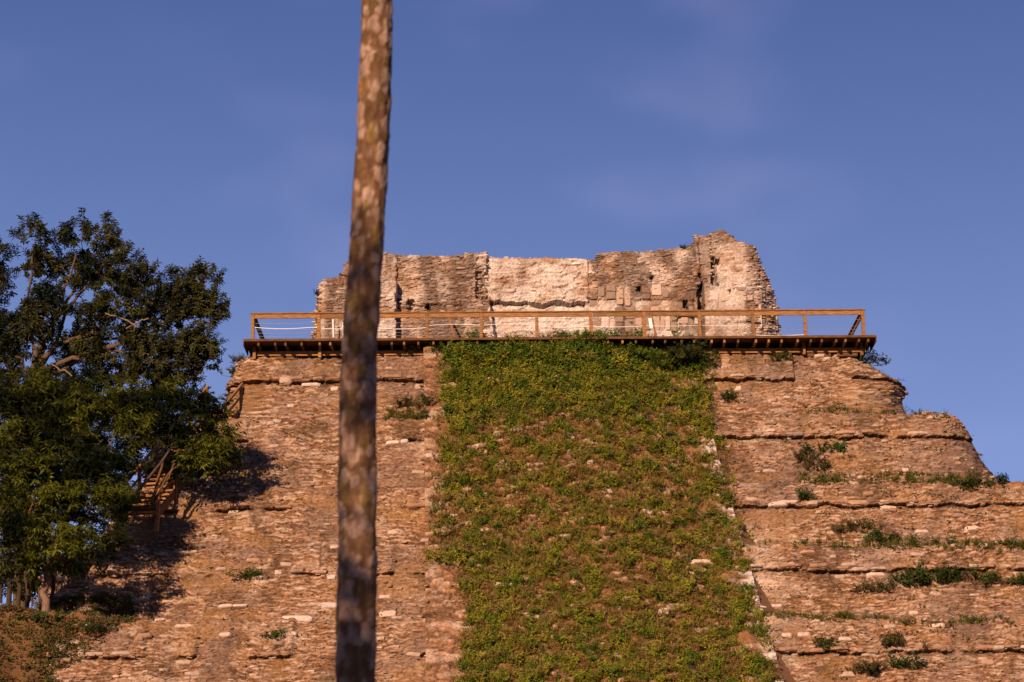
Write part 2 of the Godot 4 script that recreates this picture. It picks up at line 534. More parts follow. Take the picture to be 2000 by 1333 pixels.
func terrace(k: int, side: int) -> void:
	var h: float = lip_h[k]
	var hb: float = lip_h[k + 1] if k < 8 else 0.0
	var zl: float = LIP_Z[k]
	var corner: float
	if side > 0: corner = at([1702.0, 1873.0, 2045.0, 2215.0, 2390.0, 2560.0, 2740.0, 2920.0, 3100.0][k], LIP_Y[mini(k, 5)], zl).x
	else: corner = at([466.0, 372.0, 235.0, 100.0, 12.0, -150.0, -320.0, -500.0, -680.0][k], LIP_Y[mini(k, 5)], zl).x
	var inner := ramp_right(h) - 1.0 if side > 0 else ramp_left(h) + 1.0
	var r := 1.3 if side > 0 else 1.0
	var step := 0.032 if k < 6 else 0.3
	# the plan line: along the front, round the corner, back along the flank
	var line := []               # x, z, nx, nz, s, how much on the flank
	var s := 0.0
	var front := absf(corner - inner) - r
	while s < front:
		line.append([inner + side * s, zl, 0.0, 1.0, s, 0.0]); s += step
	var a := 0.0
	while a < PI / 2:
		line.append([inner + side * (front + sin(a) * r), zl - r + cos(a) * r, side * sin(a), cos(a), front + a * r, sin(a)])
		a += step * 1.2 / r
	s = 0.0
	while s < 19.0:
		line.append([corner, zl - r - s, float(side), 0.0, front + r * PI / 2 + s, 1.0])
		s += 0.08 if s < 1.5 and k < 6 else 0.5
	var rows := 108 if k < 6 else 14
	var ledge := 6
	var nu := line.size()
	var nv := ledge + rows
	var p := PackedVector3Array(); p.resize(nu * nv)
	var c := PackedColorArray(); c.resize(nu * nv)
	var run := 1.3
	var height := h - hb + 0.15
	var length := sqrt(run * run + height * height)
	var flank_run := 2.0 if side > 0 else 0.9
	var off := side * 40.0 + k * 3.0
	var vc: float = BAND[k]
	for q in nu:
		var l: Array = line[q]
		var ls: float = l[4]
		var sx := ls * side + off
		var nx: float = l[2]
		var nz: float = l[3]
		var rn := lerpf(run, flank_run, l[5])
		var lip := n_line.get_noise_2d(sx * 1.2, k * 9.0) * 0.10 + n_fine.get_noise_2d(sx * 0.6, k) * 0.05
		# how much of the overhanging moulding is left here
		var m := 0.0
		var nm := n_line.get_noise_2d(sx * 0.9 + 50.0, k * 17.0)
		if side > 0: m = smoothstep(-0.30, -0.05, nm + (0.25 if k != 0 else 0.0)) * smoothstep(0.6, 1.3, ls)
		elif k == 0: m = 1.0
		else: m = smoothstep(0.05, 0.25, nm + (0.25 if k >= 4 else 0.0))
		if side > 0 and k == 0:
			m = 1.0 if ls > 1.0 and ls < 4.9 else (1.0 if ls > 7.0 else 0.0)
		var drop := (n_line.get_noise_2d(sx * 2.2, k * 5.0 + 90.0) * 0.09) / length
		var gap := clampf((cell_gap.get_noise_2d(sx * 1.7, k * 31.5) + 1.0) / 0.35, 0, 1)
		var new_end := smoothstep(2.6, 0.3, ls) if side > 0 and k >= 2 else 0.0
		for j in nv:
			var i := j * nu + q
			if j < ledge:
				var back: float = (1.0 - float(j) / ledge) * 2.3
				var rough := n_patch.get_noise_2d(sx * 1.5, back * 1.5 + k * 7.0) * 0.06
				p[i] = Vector3(l[0] - nx * back, h + lip * smoothstep(1.0, 0.0, back) + rough + back * 0.05, l[1] - nz * back)
				c[i] = EARTH
				continue
			var v := float(j - ledge) / (rows - 1)
			var y := h - v * height
			var yy := y + n_line.get_noise_2d(sx * 0.8, y * 0.5) * 0.12
			var zone := n_patch.get_noise_2d(sx * 0.4 + 200.0, y * 0.5)
			var fx := 2.6 if zone < 0.12 else (1.7 if zone < 0.3 else 3.6)
			var fy := 8.5 if zone < 0.12 else (5.2 if zone < 0.3 else 10.5)
			var e := cell_gap.get_noise_2d(sx * fx, yy * fy) + 1.0
			var tone := cell_tone.get_noise_2d(sx * fx, yy * fy)
			var big := n_big.get_noise_2d(sx, y)
			var patch := n_patch.get_noise_2d(sx * 0.55 + 7.0, yy * 1.3)
			var strata := n_strata.get_noise_2d(sx * 0.9, yy * 5.0)
			var fine := n_fine.get_noise_2d(sx * 0.8, yy * 1.7)
			var grit := n_grit.get_noise_2d(sx * 0.7, yy * 1.3)
			var bare := smoothstep(-0.15, 0.22, patch + (0.12 if k < 2 else 0.0) + (0.1 if side < 0 and ls > front * 0.6 else 0.0))
			bare *= 1.0 - new_end * 0.7
			var d := bare * (minf(e / 0.16, 1.0) * 0.062 + tone * 0.03) + (1.0 - bare) * (minf(e / 0.1, 1.0) * 0.025 + 0.045 + fine * 0.05) + big * 0.10 + strata * 0.05 + fine * 0.03 + grit * 0.022
			# moulding: the band above, an undercut groove, the wall below
			var dv := (v - vc + drop) * length
			if m > 0.01:
				if dv < 0.0:
					d += 0.12 * m
					if dv > -0.24: d += m * (gap * 0.10 - 0.05) * (1.0 - dv * -2.0)
				elif dv < 0.10: d -= 0.15 * m * (0.4 + 0.6 * gap)
				elif dv < 0.2: d -= 0.05 * m
			# worn upper edge
			if v < 0.09: d -= pow(1.0 - v / 0.09, 2.0) * (0.12 + 0.5 * absf(big))
			if l[5] > 0.1: d += n_big.get_noise_2d(sx * 2.4, y * 2.4) * 0.2 * l[5]
			if k == 0 and side > 0 and l[5] > 0.05:
				d += 0.45 * exp(-pow((v - 0.42) / 0.12, 2.0)) * l[5] - (0.55 * pow(maxf(0.0, 0.3 - v) / 0.3, 1.5)) * l[5]
			var spread := rn * v + d
			p[i] = Vector3(l[0] + nx * spread, y + lip * (1.0 - v), l[1] + nz * spread)
			# --- colour
			var col := BROWN * (0.94 + 0.4 * strata + 0.26 * fine + 0.8 * grit)
			col = col * (1.0 + tone * 0.28 * bare)
			if tone > 0.45: col = col.lerp(PALE, (tone - 0.45) * 1.1 * (0.3 + 0.7 * bare))
			var flake := n_strata.get_noise_2d(sx * 1.6 + 31.0, yy * 9.0)
			col = col.lerp(PALE, clampf((flake - 0.16) * 2.8, 0, 0.7)).lerp(STAIN_AND_SHADE, clampf((-flake - 0.16) * 2.6, 0, 0.7))  # the dark flakes deepen the shadows of the courses by colour
			var worn := n_stain.get_noise_2d(sx * 0.9 + 33.0, yy * 2.6)
			col = col.lerp(PALE, clampf((worn - 0.14) * 1.4, 0, 0.5) * (0.5 + bare * 0.5))
			var st := n_stain.get_noise_2d(sx * 1.3, y * 0.9 + 70.0)
			col = col.lerp(STAIN_AND_SHADE, clampf((st - 0.06) * 1.7, 0, 0.62))
			var gy := n_stain.get_noise_2d(sx * 0.8 - 60.0, y * 0.8)
			col = col.lerp(GREY, clampf((gy - 0.02) * 1.6, 0, 0.6))
			var oc := n_stain.get_noise_2d(sx * 0.7 + 120.0, y * 1.2)
			col = col.lerp(OCHRE, clampf((oc - 0.1) * 1.4, 0, 0.45))
			if new_end > 0.0: col = col.lerp(CREAM.lerp(Color(0.62, 0.36, 0.15), clampf(0.45 + strata, 0, 1)), new_end * clampf(0.55 + patch * 1.6, 0, 1))
			if e < 0.16 and bare > 0.2: col = col.lerp(STAIN_AND_SHADE, 0.7 * (1.0 - e / 0.16) * bare)  # shade between the stones painted into the joint colour
			if m > 0.3 and dv > 0.0 and dv < 0.1: col = col.lerp(STAIN_AND_SHADE, 0.55)  # shade under the moulding painted into the groove
			col.a = 1.0
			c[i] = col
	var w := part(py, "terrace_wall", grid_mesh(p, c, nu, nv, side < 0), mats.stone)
	walls[Vector2i(k, side)] = w
	if k > 5: return
	# blocks of the moulding, each its own stone, along the front
	var s2 := 0.8 if side > 0 else front - 0.6
	while (s2 < front - 0.2 if side > 0 else s2 > 1.2):
		var wd := rng.randf_range(0.45, 0.85)
		var q := clampi(int(s2 / step), 0, nu - 1)
		var j := ledge + int((vc - 0.035) * (rows - 1))
		var pos := p[j * nu + q]
		var sc := seen_at(pos)
		var nm := n_line.get_noise_2d((s2 * side + off) * 0.9 + 50.0, k * 17.0)
		var keep := nm > -0.25 if side > 0 else (k == 0 or nm > 0.12 or (k >= 4 and nm > -0.05))
		if k == 0 and side > 0 and s2 > 4.9 and s2 < 7.0: keep = false
		if keep and rng.randf() < 0.86 and sc.x > -20 and sc.x < 2020 and sc.y < 1345:
			var t := Transform3D(Basis(Vector3.UP, rng.randf_range(-0.08, 0.08)) * Basis(Vector3.BACK, rng.randf_range(-0.05, 0.05)), pos + Vector3(0, rng.randf_range(-0.03, 0.03), -0.10))
			t = t.scaled_local(Vector3(wd * 0.52, rng.randf_range(0.06, 0.10), 0.20))
			stone_spots.append([w, t, BROWN.lerp(PALE, rng.randf() * rng.randf() * 0.7).lerp(GREY, rng.randf() * 0.4)])
		s2 += side * (wd + rng.randf_range(0.02, 0.25))

var stone_spots := []

func stairway() -> void:
	# the fallen central stairway: a steep slope of earth and broken steps
	var hs := []
	var h := 25.32
	while h > 10.4:
		hs.append(h); h -= 0.038
	while h > -0.2:
		hs.append(h); h -= 0.4
	var nu := 320
	var nv := hs.size()
	var p := PackedVector3Array(); p.resize(nu * nv)
	var c := PackedColorArray(); c.resize(nu * nv)
	for j in nv:
		var y: float = hs[j]
		var z := ramp_z(y)
		var xl := ramp_left(y)
		var xr := ramp_right(y)
		for q in nu:
			var i := j * nu + q
			if q < 2 or q > nu - 3:
				p[i] = Vector3(xl if q < 2 else (xr + 1.1 if q == nu - 1 else xr), y, z - (4.0 if q == 0 else (1.6 if q == nu - 1 else 0.06)) - (1.2 if q > 2 else 0.0))
				c[i] = BROWN
				continue
			var f := float(q - 2) / (nu - 5)
			var x := lerpf(xl, xr, f)
			var sx := x + 200.0
			var yy := y + n_line.get_noise_2d(sx, y) * 0.15
			var e := cell_gap.get_noise_2d(sx * 2.3, yy * 7.5) + 1.0
			var tone := cell_tone.get_noise_2d(sx * 2.3, yy * 7.5)
			var edge := smoothstep(0.9, 0.2, minf(x - xl, xr - x))
			var low := smoothstep(16.3, 15.3, y) * smoothstep(1.9, 1.0, x - xl)
			var firm := maxf(edge, low)
			var stick := smoothstep(0.14, 0.26, n_patch.get_noise_2d(sx * 1.3, yy * 3.0)) * (1.0 if tone > -0.2 else 0.0)
			firm = maxf(firm, stick)
			var strata := n_strata.get_noise_2d(sx * 0.8, yy * 4.0)
			var fine := n_fine.get_noise_2d(sx * 0.8, yy * 1.3)
			var rubble := n_big.get_noise_2d(sx * 1.8, y * 1.8) * 0.28 + n_patch.get_noise_2d(sx * 2.0, y * 2.5) * 0.14
			var d := firm * (minf(e / 0.3, 1.0) * 0.08 + tone * 0.05 + strata * 0.05) + (1.0 - firm) * (rubble + fine * 0.06) + stick * 0.02
			d *= smoothstep(25.4, 24.9, y) * 0.7 + 0.3
			p[i] = Vector3(x, y + d * 0.5, z + d * 0.8 - smoothstep(0.5, 1.0, f) * 1.2)
			var soil := Color(0.25, 0.122, 0.052).lerp(OCHRE, clampf(0.3 + n_stain.get_noise_2d(sx * 2.0, y * 2.0), 0, 1) * 0.6).lerp(STAIN_AND_SHADE, clampf(n_patch.get_noise_2d(sx * 3.0, y * 3.0) * 1.2, 0, 0.6))
			var st := BROWN.lerp(PALE, 0.25 * stick) * (0.97 + 0.4 * strata + 0.35 * tone + 0.8 * n_grit.get_noise_2d(sx * 0.7, yy * 1.3))
			if e < 0.15: st = st.lerp(STAIN_AND_SHADE, 0.6 * (1.0 - e / 0.15))  # shade in the joints painted as colour
			st = st.lerp(PALE, clampf((n_stain.get_noise_2d(sx * 1.5, y * 4.0) - 0.1) * 1.4, 0, 0.5))
			st = st.lerp(STAIN_AND_SHADE, clampf((n_stain.get_noise_2d(sx * 1.5 + 40.0, y * 1.2) - 0.05) * 1.6, 0, 0.5))
			if x > (xl + xr) * 0.5 and edge > 0.0: st = st.lerp(CREAM, edge * clampf(0.4 + strata * 1.4, 0, 0.8) * smoothstep(23.5, 20.0, y))
			var col := soil.lerp(st, clampf(firm, 0, 1))
			col.a = 1.0
			c[i] = col
	walls[Vector2i(0, 0)] = part(py, "ruined_stairway", grid_mesh(p, c, nu, nv), mats.stone)

# ------------------------------------------------------------------ loose and proud stones
var stone_shapes := []
var slab_shapes := []
func make_stones() -> void:
	if stone_shapes.size(): return
	for k in 14:
		var flat := k >= 9
		var s := Shape.new()
		var around := 8
		var rings := [-0.78, -0.3, 0.35, 0.8] if not flat else [-0.9, 0.0, 0.6, 0.92]
		var pts := []
		for rr in rings:
			for q in around:
				var a: float = TAU * (q + 0.5) / around + rng.randf_range(-0.12, 0.12)
				var r: float = pow(1.0 - pow(absf(rr), 4.0), 0.35) * rng.randf_range(0.80, 1.10) if not flat else (0.92 if absf(rr) > 0.85 else 1.0) * rng.randf_range(0.88, 1.05)
				var ca := signf(cos(a)) * pow(absf(cos(a)), 0.2 if flat else 0.4)
				var sa := signf(sin(a)) * pow(absf(sin(a)), 0.2 if flat else 0.5)
				pts.append(Vector3(ca * r, sa * r, rr * rng.randf_range(0.9, 1.08)))
		var front := Vector3(rng.randf_range(-.2, .2), rng.randf_range(-.2, .2), 1.0)
		var back := Vector3(0, 0, -1.0)
		var tri := []
		for j in rings.size() - 1:
			for q in around:
				var a: int = j * around + q
				var b: int = j * around + (q + 1) % around
				tri.append([pts[a], pts[b], pts[b + around]]); tri.append([pts[a], pts[b + around], pts[a + around]])
		for q in around:
			var o := (rings.size() - 1) * around
			tri.append([pts[o + q], pts[o + (q + 1) % around], front])
			tri.append([pts[(q + 1) % around], pts[q], back])
		var sum := {}
		for t in tri:
			var fn: Vector3 = (t[1] - t[0]).cross(t[2] - t[0])
			for q in 3: sum[t[q]] = sum.get(t[q], Vector3.ZERO) + fn
		for t in tri:
			var fn: Vector3 = (t[1] - t[0]).cross(t[2] - t[0]).normalized()
			for q in [0, 2, 1]:
				s.v.append(t[q]); s.n.append((sum[t[q]].normalized() * 0.3 + fn * 0.7).normalized()); s.c.append(Color.WHITE); s.i.append(s.i.size())
		(slab_shapes if flat else stone_shapes).append(s.mesh())

func stone_material(c: Color) -> Material:
	# a few tones shared by all stones
	var key := "stone_%d_%d" % [int(c.r * 9.0), int(c.b / maxf(c.r, 0.01) * 5.0)]
	if not mats.has(key):
		var m: StandardMaterial3D = mats.stone.duplicate()
		m.vertex_color_use_as_albedo = false
		m.albedo_color = lin(c.r * 1.08, c.g * 1.08, c.b * 1.08)
		mats[key] = m
	return mats[key]

func wall_frame(n: Vector3) -> Basis:
	var z := n.normalized()
	var x := Vector3.UP.cross(z).normalized()
	if x.length() < 0.5: x = Vector3.RIGHT
	return Basis(x, z.cross(x).normalized(), z)

func flat_normal(px: float) -> Vector3:
	return Vector3(0, 0.36, 0.93)

func stones() -> void:
	make_stones()
	# pale stones one can point at in the walls: px, py, width, height
	for q in [[582, 1209, 60, 12], [640, 1185, 40, 11], [766, 866, 30, 9], [791, 867, 16, 9], [605, 752, 40, 8], [655, 760, 18, 10], [556, 745, 26, 16], [523, 830, 16, 12], [455, 802, 22, 9],
			[640, 1135, 18, 9], [812, 758, 14, 12], [744, 1170, 24, 8], [752, 1200, 34, 13], [700, 1232, 18, 6], [470, 1185, 30, 6], [352, 1227, 34, 6], [310, 1210, 22, 6], [430, 1112, 20, 7], [538, 1125, 16, 10],
			[1441, 767, 18, 10], [1505, 840, 20, 8], [1900, 1035, 30, 9], [1607, 1003, 18, 8], [1470, 983, 26, 11], [1520, 985, 34, 9], [1680, 990, 30, 9], [1740, 993, 32, 8], [1805, 992, 34, 8], [1715, 1120, 34, 8], [1658, 1109, 30, 7],
			[1834, 1228, 24, 8], [1652, 1249, 26, 9], [1770, 925, 16, 8], [1730, 862, 14, 6], [1865, 905, 24, 7], [1585, 985, 24, 8], [1540, 1240, 20, 9], [1935, 1302, 26, 10], [985, 1150, 40, 10], [912, 995, 40, 9], [895, 1012, 26, 8],
			[1130, 1018, 34, 12], [1190, 962, 22, 10], [1010, 845, 24, 9], [980, 850, 30, 12], [1370, 1100, 40, 10], [1300, 1198, 22, 14], [1265, 1005, 24, 10], [1305, 780, 16, 9], [1085, 735, 14, 8]]:
		place_stone(q[0], q[1], q[2], q[3], PALE.lerp(CREAM, rng.randf() * 0.6) if q[0] in [582, 640, 766, 791, 605, 1441, 1900, 1520, 1834] else BROWN.lerp(PALE, rng.randf_range(0.25, 0.75)), 0.07)
	var tries := 0
	while stone_spots.size() < 296 and tries < 4000:
		tries += 1
		var px := rng.randf_range(60, 1995)
		var py_ := rng.randf_range(700, 1330)
		if px > 850 and px < 1500 and rng.randf() < 0.7: continue
		if n_patch.get_noise_2d(px * 0.012, py_ * 0.03) < -0.1: continue
		var w := rng.randf_range(13, 30)
		place_stone(px, py_, w, rng.randf_range(5.5, 9.0), BROWN.lerp(PALE, rng.randf() * 0.75).lerp(GREY, rng.randf() * 0.5), 0.04)
	for q in stone_spots:
		put(q[0], "stone", stone_shapes[rng.randi() % 9], stone_material(q[2]), q[1])
	# the countless small stones of the same walls
	var where := []
	var tints := []
	tries = 0
	while where.size() < 4000 and tries < 30000:
		tries += 1
		var px := rng.randf_range(40, 2010)
		var py_ := rng.randf_range(690, 1345)
		var f := spot(px, py_)
		if f.is_empty(): continue
		var pos: Vector3 = f[0]
		if pos.z < -93.5: continue
		var on_stairs := absf(pos.z - ramp_z(pos.y)) < 0.35 and pos.x > ramp_left(pos.y) and pos.x < ramp_right(pos.y)
		if on_stairs and rng.randf() < 0.6: continue
		if n_patch.get_noise_2d(pos.x * 0.8 + 5.0, pos.y * 1.2) < rng.randf_range(-0.35, 0.25): continue
		var b := Basis(Vector3.BACK, rng.randf_range(-0.15, 0.15)) * Basis(Vector3.UP, rng.randf_range(-0.3, 0.3)) * Basis(Vector3.RIGHT, rng.randf_range(-0.4, 0.2))
		var w := rng.randf_range(0.04, 0.13)
		where.append(Transform3D(b, pos + Vector3(rng.randf_range(-.06, .06), rng.randf_range(-.06, .06), -0.045)).scaled_local(Vector3(w, w * rng.randf_range(0.2, 0.4), 0.08)))
		var own: Color = f[2]
		var col := (own * rng.randf_range(0.75, 1.3)).lerp(PALE, pow(rng.randf(), 3.0) * 0.7)
		col.a = 1.0
		tints.append(col)
	var o := many(py, "small_stones", stone_shapes[3], mats.stone, where, tints)
	tag(o, "", "", "", "stuff")

func place_stone(px: float, py_: float, w: float, h: float, col: Color, proud: float) -> void:
	var f := spot(px, py_)
	if f.is_empty(): return
	var pos: Vector3 = f[0]
	if pos.z < -93.0: return
	var home: Node3D = walls[Vector2i(0, 0)]
	if not (absf(pos.z - ramp_z(pos.y)) < 0.6 and pos.x > ramp_left(pos.y) and pos.x < ramp_right(pos.y)):
		var side := 1 if pos.x > 2.0 else -1
		var k := 0
		while k < 5 and pos.y < lip_h[k + 1] + 0.02: k += 1
		home = walls[Vector2i(k, side)]
	var b := Basis(Vector3.RIGHT, -0.3) * Basis(Vector3.BACK, rng.randf_range(-0.06, 0.06)) * Basis(Vector3.UP, rng.randf_range(-0.12, 0.12))
	var t := Transform3D(b, pos + Vector3(0, 0, proud - 0.12)).scaled_local(Vector3(w * 0.0099, h * 0.0105, 0.16))
	stone_spots.append([home, t, col])

# ------------------------------------------------------------------ temple
const ROOF := [[606, 662], [613, 640], [618, 600], [621, 575], [624, 557], [640, 552], [660, 547], [668, 530], [673, 515], [682, 503], [700, 497], [735, 493], [748, 491], [760, 495], [800, 497], [860, 498], [905, 495], [915, 491], [935, 492], [948, 489], [955, 495],
	[980, 497], [1000, 496], [1030, 497], [1060, 495], [1085, 497], [1130, 499], [1160, 500], [1167, 498], [1169, 489], [1200, 488], [1260, 487], [1310, 484], [1335, 479], [1350, 474], [1359, 470], [1363, 453], [1380, 451], [1405, 447], [1413, 444],
	[1421, 445], [1428, 453], [1440, 463], [1446, 468], [1460, 471], [1475, 477], [1484, 489], [1491, 512], [1499, 528], [1508, 541], [1515, 557], [1521, 572], [1525, 590], [1527, 625], [1530, 660]]

func temple_depth(x: float, y: float) -> float:
	var d := 0.0
	if x < 775.0:
		d = 0.75 if y > 540.0 + n_line.get_noise_1d(x * 0.05) * 8.0 else 0.30
		if x < 640.0: d -= pow((640.0 - x) / 34.0, 2.0) * 1.1
		d -= maxf(0.0, 560.0 - y) * 0.004
	elif x < 957.0 + maxf(0.0, y - 566.0) * 0.16:
		d = 0.12 - maxf(0.0, 566.0 - y) * 0.002
		if y > 566.0 and y < 572.0 and x < 900.0: d += 0.10
		if y > 572.0: d += 0.02
		if x < 806.0 and y > 620.0 and y < 657.0 and x > 775.0 + maxf(0.0, 0.0): d -= 0.55 * smoothstep(0.0, 6.0, 790.0 + (y - 620.0) * 0.45 - x)
		if x > 930.0 and x < 953.0 and y > 522.0 and y < 562.0: d -= 0.22 + 0.15 * n_fine.get_noise_2d(x * 0.05, y * 0.05)
		if x > 931.0 and x < 935.0 and y < 562.0 and y > 500.0: d -= 0.12
		if x > 951.0 and y < 562.0: d -= 0.22
	elif x < 1150.0 - maxf(0.0, y - 500.0) * 0.10 + (16.0 if y < 560.0 else 0.0) * (1.0 - (y - 500.0) / 60.0):
		d = -0.18 + maxf(0.0, 566.0 - y) * -0.004
		var ledge := 566.0 + n_line.get_noise_1d(x * 0.03) * 4.0 + (x - 957.0) * 0.015
		if y < ledge: d += 0.12
		elif y < ledge + 3.5: d -= 0.16
		else: d -= 0.06
		if y < ledge and y > ledge - 12.0: d += 0.05
	elif x < 1369.0:
		d = 0.0 - maxf(0.0, 560.0 - y) * 0.0035
		if y < 562.0: d += 0.10
		if x > 1316.0 and y > 585.0: d -= 0.12
		if x > 1316.0 and y > 583.0 and y < 587.0: d += 0.15
		if x > 1363.0 and y > 535.0: d -= 0.5
		if x < 1142.0 and y > 575.0: d -= 0.25
	else:
		d = 0.35 - maxf(0.0, 560.0 - y) * 0.004
		if x < 1374.0 and y > 530.0: d -= 0.75
		if x < 1392.0 and y < 537.0: d -= 0.30
		if x > 1391.0 and x < 1402.0 - (535.0 - y) * 0.1 and y > 492.0 and y < 538.0: d -= 0.7
		if x > 1455.0: d -= pow((x - 1455.0) / 75.0, 2.0) * 1.7
		if y > 593.0 and y < 597.0 and x > 1405.0 and x < 1480.0: d += 0.10
	for hole in [[795, 565, 809, 577], [831, 571, 841, 579], [778, 562, 784, 572], [1244, 543, 1251, 550], [1270, 527, 1277, 533], [1364, 517, 1372, 524], [1334, 562, 1341, 572], [1345, 613, 1352, 619], [1399, 494, 1408, 503], [1422, 545, 1428, 548]]:
		if x > hole[0] and x < hole[2] and y > hole[1] and y < hole[3]: d -= 0.5
	return d

func temple() -> void:
	var tp := thing("temple_ruin", Vector3(0, lip_h[0], -95), "roofless ruined stone temple on the summit, cream centre and brown rubble ends", "temple")
	var zf := -94.6
	var cuts := [606.0, 775.0, 956.0, 1150.0, 1369.0, 1530.0]
	var parts := ["end_pier", "wall", "vault_wall", "wall", "end_pier"]
	var holders := []
	for sct in 5:
		var xs := []
		if sct == 0:
			for q in 7: xs.append([606.0, -4.5 + q * 0.7])
		var x: float = cuts[sct]
		while x < cuts[sct + 1] + 0.01:
			xs.append([x, 0.0]); x += 1.9
		if x - 1.9 < cuts[sct + 1] - 0.05: xs.append([cuts[sct + 1], 0.0])
		if sct == 4:
			for q in 7: xs.append([1530.0, -0.6 - q * 0.6])
		var nu := xs.size()
		var rows := 128
		var nv := rows + 3
		var p := PackedVector3Array(); p.resize(nu * nv)
		var c := PackedColorArray(); c.resize(nu * nv)
		for q in nu:
			var px: float = xs[q][0]
			var top := follow(ROOF, px) + n_fine.get_noise_1d(px * 0.035) * 2.6 + n_line.get_noise_1d(px * 0.12) * 2.0
			var ht := at(px, top, zf).y
			var hb: float = lip_h[0] - 0.1
			for j in rows:
				var i := (nv - 1 - (j + 3)) * nu + q if false else j * nu + q
				var f := float(j) / (rows - 1)         # 0 at the top
				var y := lerpf(ht, hb, f)
				var base := at(px, 600.0, zf)
				base.y = y
				var sp := lerpf(top, 672.0, f)
				var d := temple_depth(px + n_line.get_noise_2d(px * 0.1, sp * 0.1) * 3.0, sp + n_line.get_noise_2d(sp * 0.1, px * 0.1) * 2.0)
				var sx := base.x + 500.0
				var yy := y + n_line.get_noise_2d(sx, y) * 0.06
				var slabs := sp > 562.0 and px > 1150.0
				var mid := px > 956.0 and px < 1150.0
				var fx := 2.9
				var fy := 8.5
				if slabs: fx = 2.4; fy = 2.4
				elif mid: fx = 1.25; fy = 5.2
				var e := cell_gap.get_noise_2d(sx * fx, yy * fy) + 1.0
				var tone := cell_tone.get_noise_2d(sx * fx, yy * fy)
				var strata := n_strata.get_noise_2d(sx * 1.2, yy * 6.0)
				var fine := n_fine.get_noise_2d(sx * 1.2, yy * 2.4)
				var smooth := 0.0
				if mid and sp > 570.0: smooth = 0.5
				elif mid: smooth = -0.35
				elif slabs: smooth = 0.55
				elif px > 1400.0 and px < 1458.0 and sp > 468.0 and sp < 535.0: smooth = 0.7
				elif px > 775.0 and sp > 568.0: smooth = 0.5
				d += (1.0 - smooth) * (minf(e / (0.16 if mid else 0.3), 1.0) * (0.08 if mid else 0.06) + tone * 0.03) + maxf(smooth, 0.0) * (minf(e / 0.2, 1.0) * 0.03 + fine * 0.02) + strata * (0.09 if mid else 0.04) + n_big.get_noise_2d(sx * 1.5, y * 1.5) * 0.08
				if f < 0.05: d -= pow(1.0 - f / 0.05, 2.0) * 0.25
				p[i] = Vector3(base.x, y, zf + d + xs[q][1])
				# colour of the stone, its stains and its plaster
				var pw := px + n_patch.get_noise_2d(sx * 1.2, y * 2.0) * 22.0
				mid = pw > 956.0 and pw < 1150.0
				slabs = sp > 562.0 and pw > 1150.0
				var col := BROWN.lerp(PALE, clampf(0.34 + 0.42 * tone + 0.45 * strata, 0, 1))
				var cream := 0.0
				if mid: cream = 0.40 + strata * 0.5 + (0.45 if sp > 568.0 else smoothstep(530.0, 560.0, sp) * 0.2)
				elif slabs and pw < 1372.0: cream = 0.35 + smoothstep(585.0, 640.0, sp) * 0.5
				elif pw > 1372.0: cream = 0.34 if pw < 1462.0 and sp > 470.0 else 0.22
				elif pw < 775.0: cream = 0.15 + (0.5 if sp > 605.0 and pw > 735.0 else 0.0) + (0.25 if pw > 740.0 else 0.0)
				else: cream = 0.22 if sp < 568.0 else 0.12
				cream += n_stain.get_noise_2d(sx * 1.4 + 9.0, y * 1.6) * 0.9
				col = col.lerp(CREAM, clampf(cream, 0, 0.95))
				var streak := n_stain.get_noise_2d(sx * 2.4 + 77.0, y * 0.45)      # run-off stains
				var dark := clampf((streak - 0.02) * 2.0, 0, 0.85)
				if mid: dark *= 0.25
				elif pw < 775.0: dark = maxf(dark, smoothstep(560.0, 540.0, sp) * 0.25)
				elif pw < 957.0:
					dark = maxf(dark, clampf(0.5 + streak * 1.6 + (0.22 if sp > 560.0 and sp < 615.0 else 0.0), 0, 0.85))
					dark = maxf(dark, 0.75 * exp(-pow((px - 887.0 + fine * 8.0) / 15.0, 2.0)) * smoothstep(640.0, 590.0, sp))
				elif pw < 1372.0 and sp < 560.0: dark = maxf(dark, clampf(0.46 + n_stain.get_noise_2d(sx * 1.8, y * 1.8) * 1.8, 0, 0.85))
				elif pw < 1372.0 and sp < 612.0: dark *= 1.2
				elif pw > 1455.0: dark = maxf(dark, clampf(0.42 + streak * 1.4, 0, 0.75) * smoothstep(1455.0, 1480.0, pw))
				elif pw > 1372.0: dark = maxf(maxf(dark * 0.6, smoothstep(484.0, 462.0, sp) * 0.65), smoothstep(1405.0, 1385.0, pw) * smoothstep(575.0, 540.0, sp) * 0.6)
				if px > 1361.0 and px < 1375.0 and sp > 532.0: dark = maxf(dark, 0.6)  # darker along the upright crack
				col = col.lerp(STAIN_AND_SHADE.lerp(GREY, 0.35), dark)
				col = col * (0.95 + fine * 0.25 + 0.5 * n_grit.get_noise_2d(sx, yy * 1.6))
				col.a = 1.0
				c[i] = col
			# the broken top and the back of the wall
			var last := p[q]
			for b in 3:
				pass
			var i0 := rows * nu + q
			p[i0] = p[(rows - 1) * nu + q]; c[i0] = BROWN
			p[i0 + nu] = p[i0]; c[i0 + nu] = BROWN
			p[i0 + nu * 2] = p[i0]; c[i0 + nu * 2] = BROWN
		var w := part(tp, parts[sct], grid_mesh(p, c, nu, nv), mats.stone)
		holders.append([w, p, nu, rows, xs, c])
		# thickness: top and back, following the same outline
		var bp := PackedVector3Array()
		var bc := PackedColorArray()
		for b in 5:
			for q in nu:
				var a: Vector3 = p[q]
				var back: float = [0.0, -0.8, -1.8, -2.6, -2.7][b]
				var y := a.y + n_patch.get_noise_2d(a.x * 3.0, b * 2.0) * (0.12 if b > 0 else 0.0)
				if b == 4: y = lip_h[0] - 0.1
				bp.append(Vector3(a.x, y, minf(a.z, zf + 0.7) + back))
				bc.append(BROWN.lerp(PALE, 0.35))
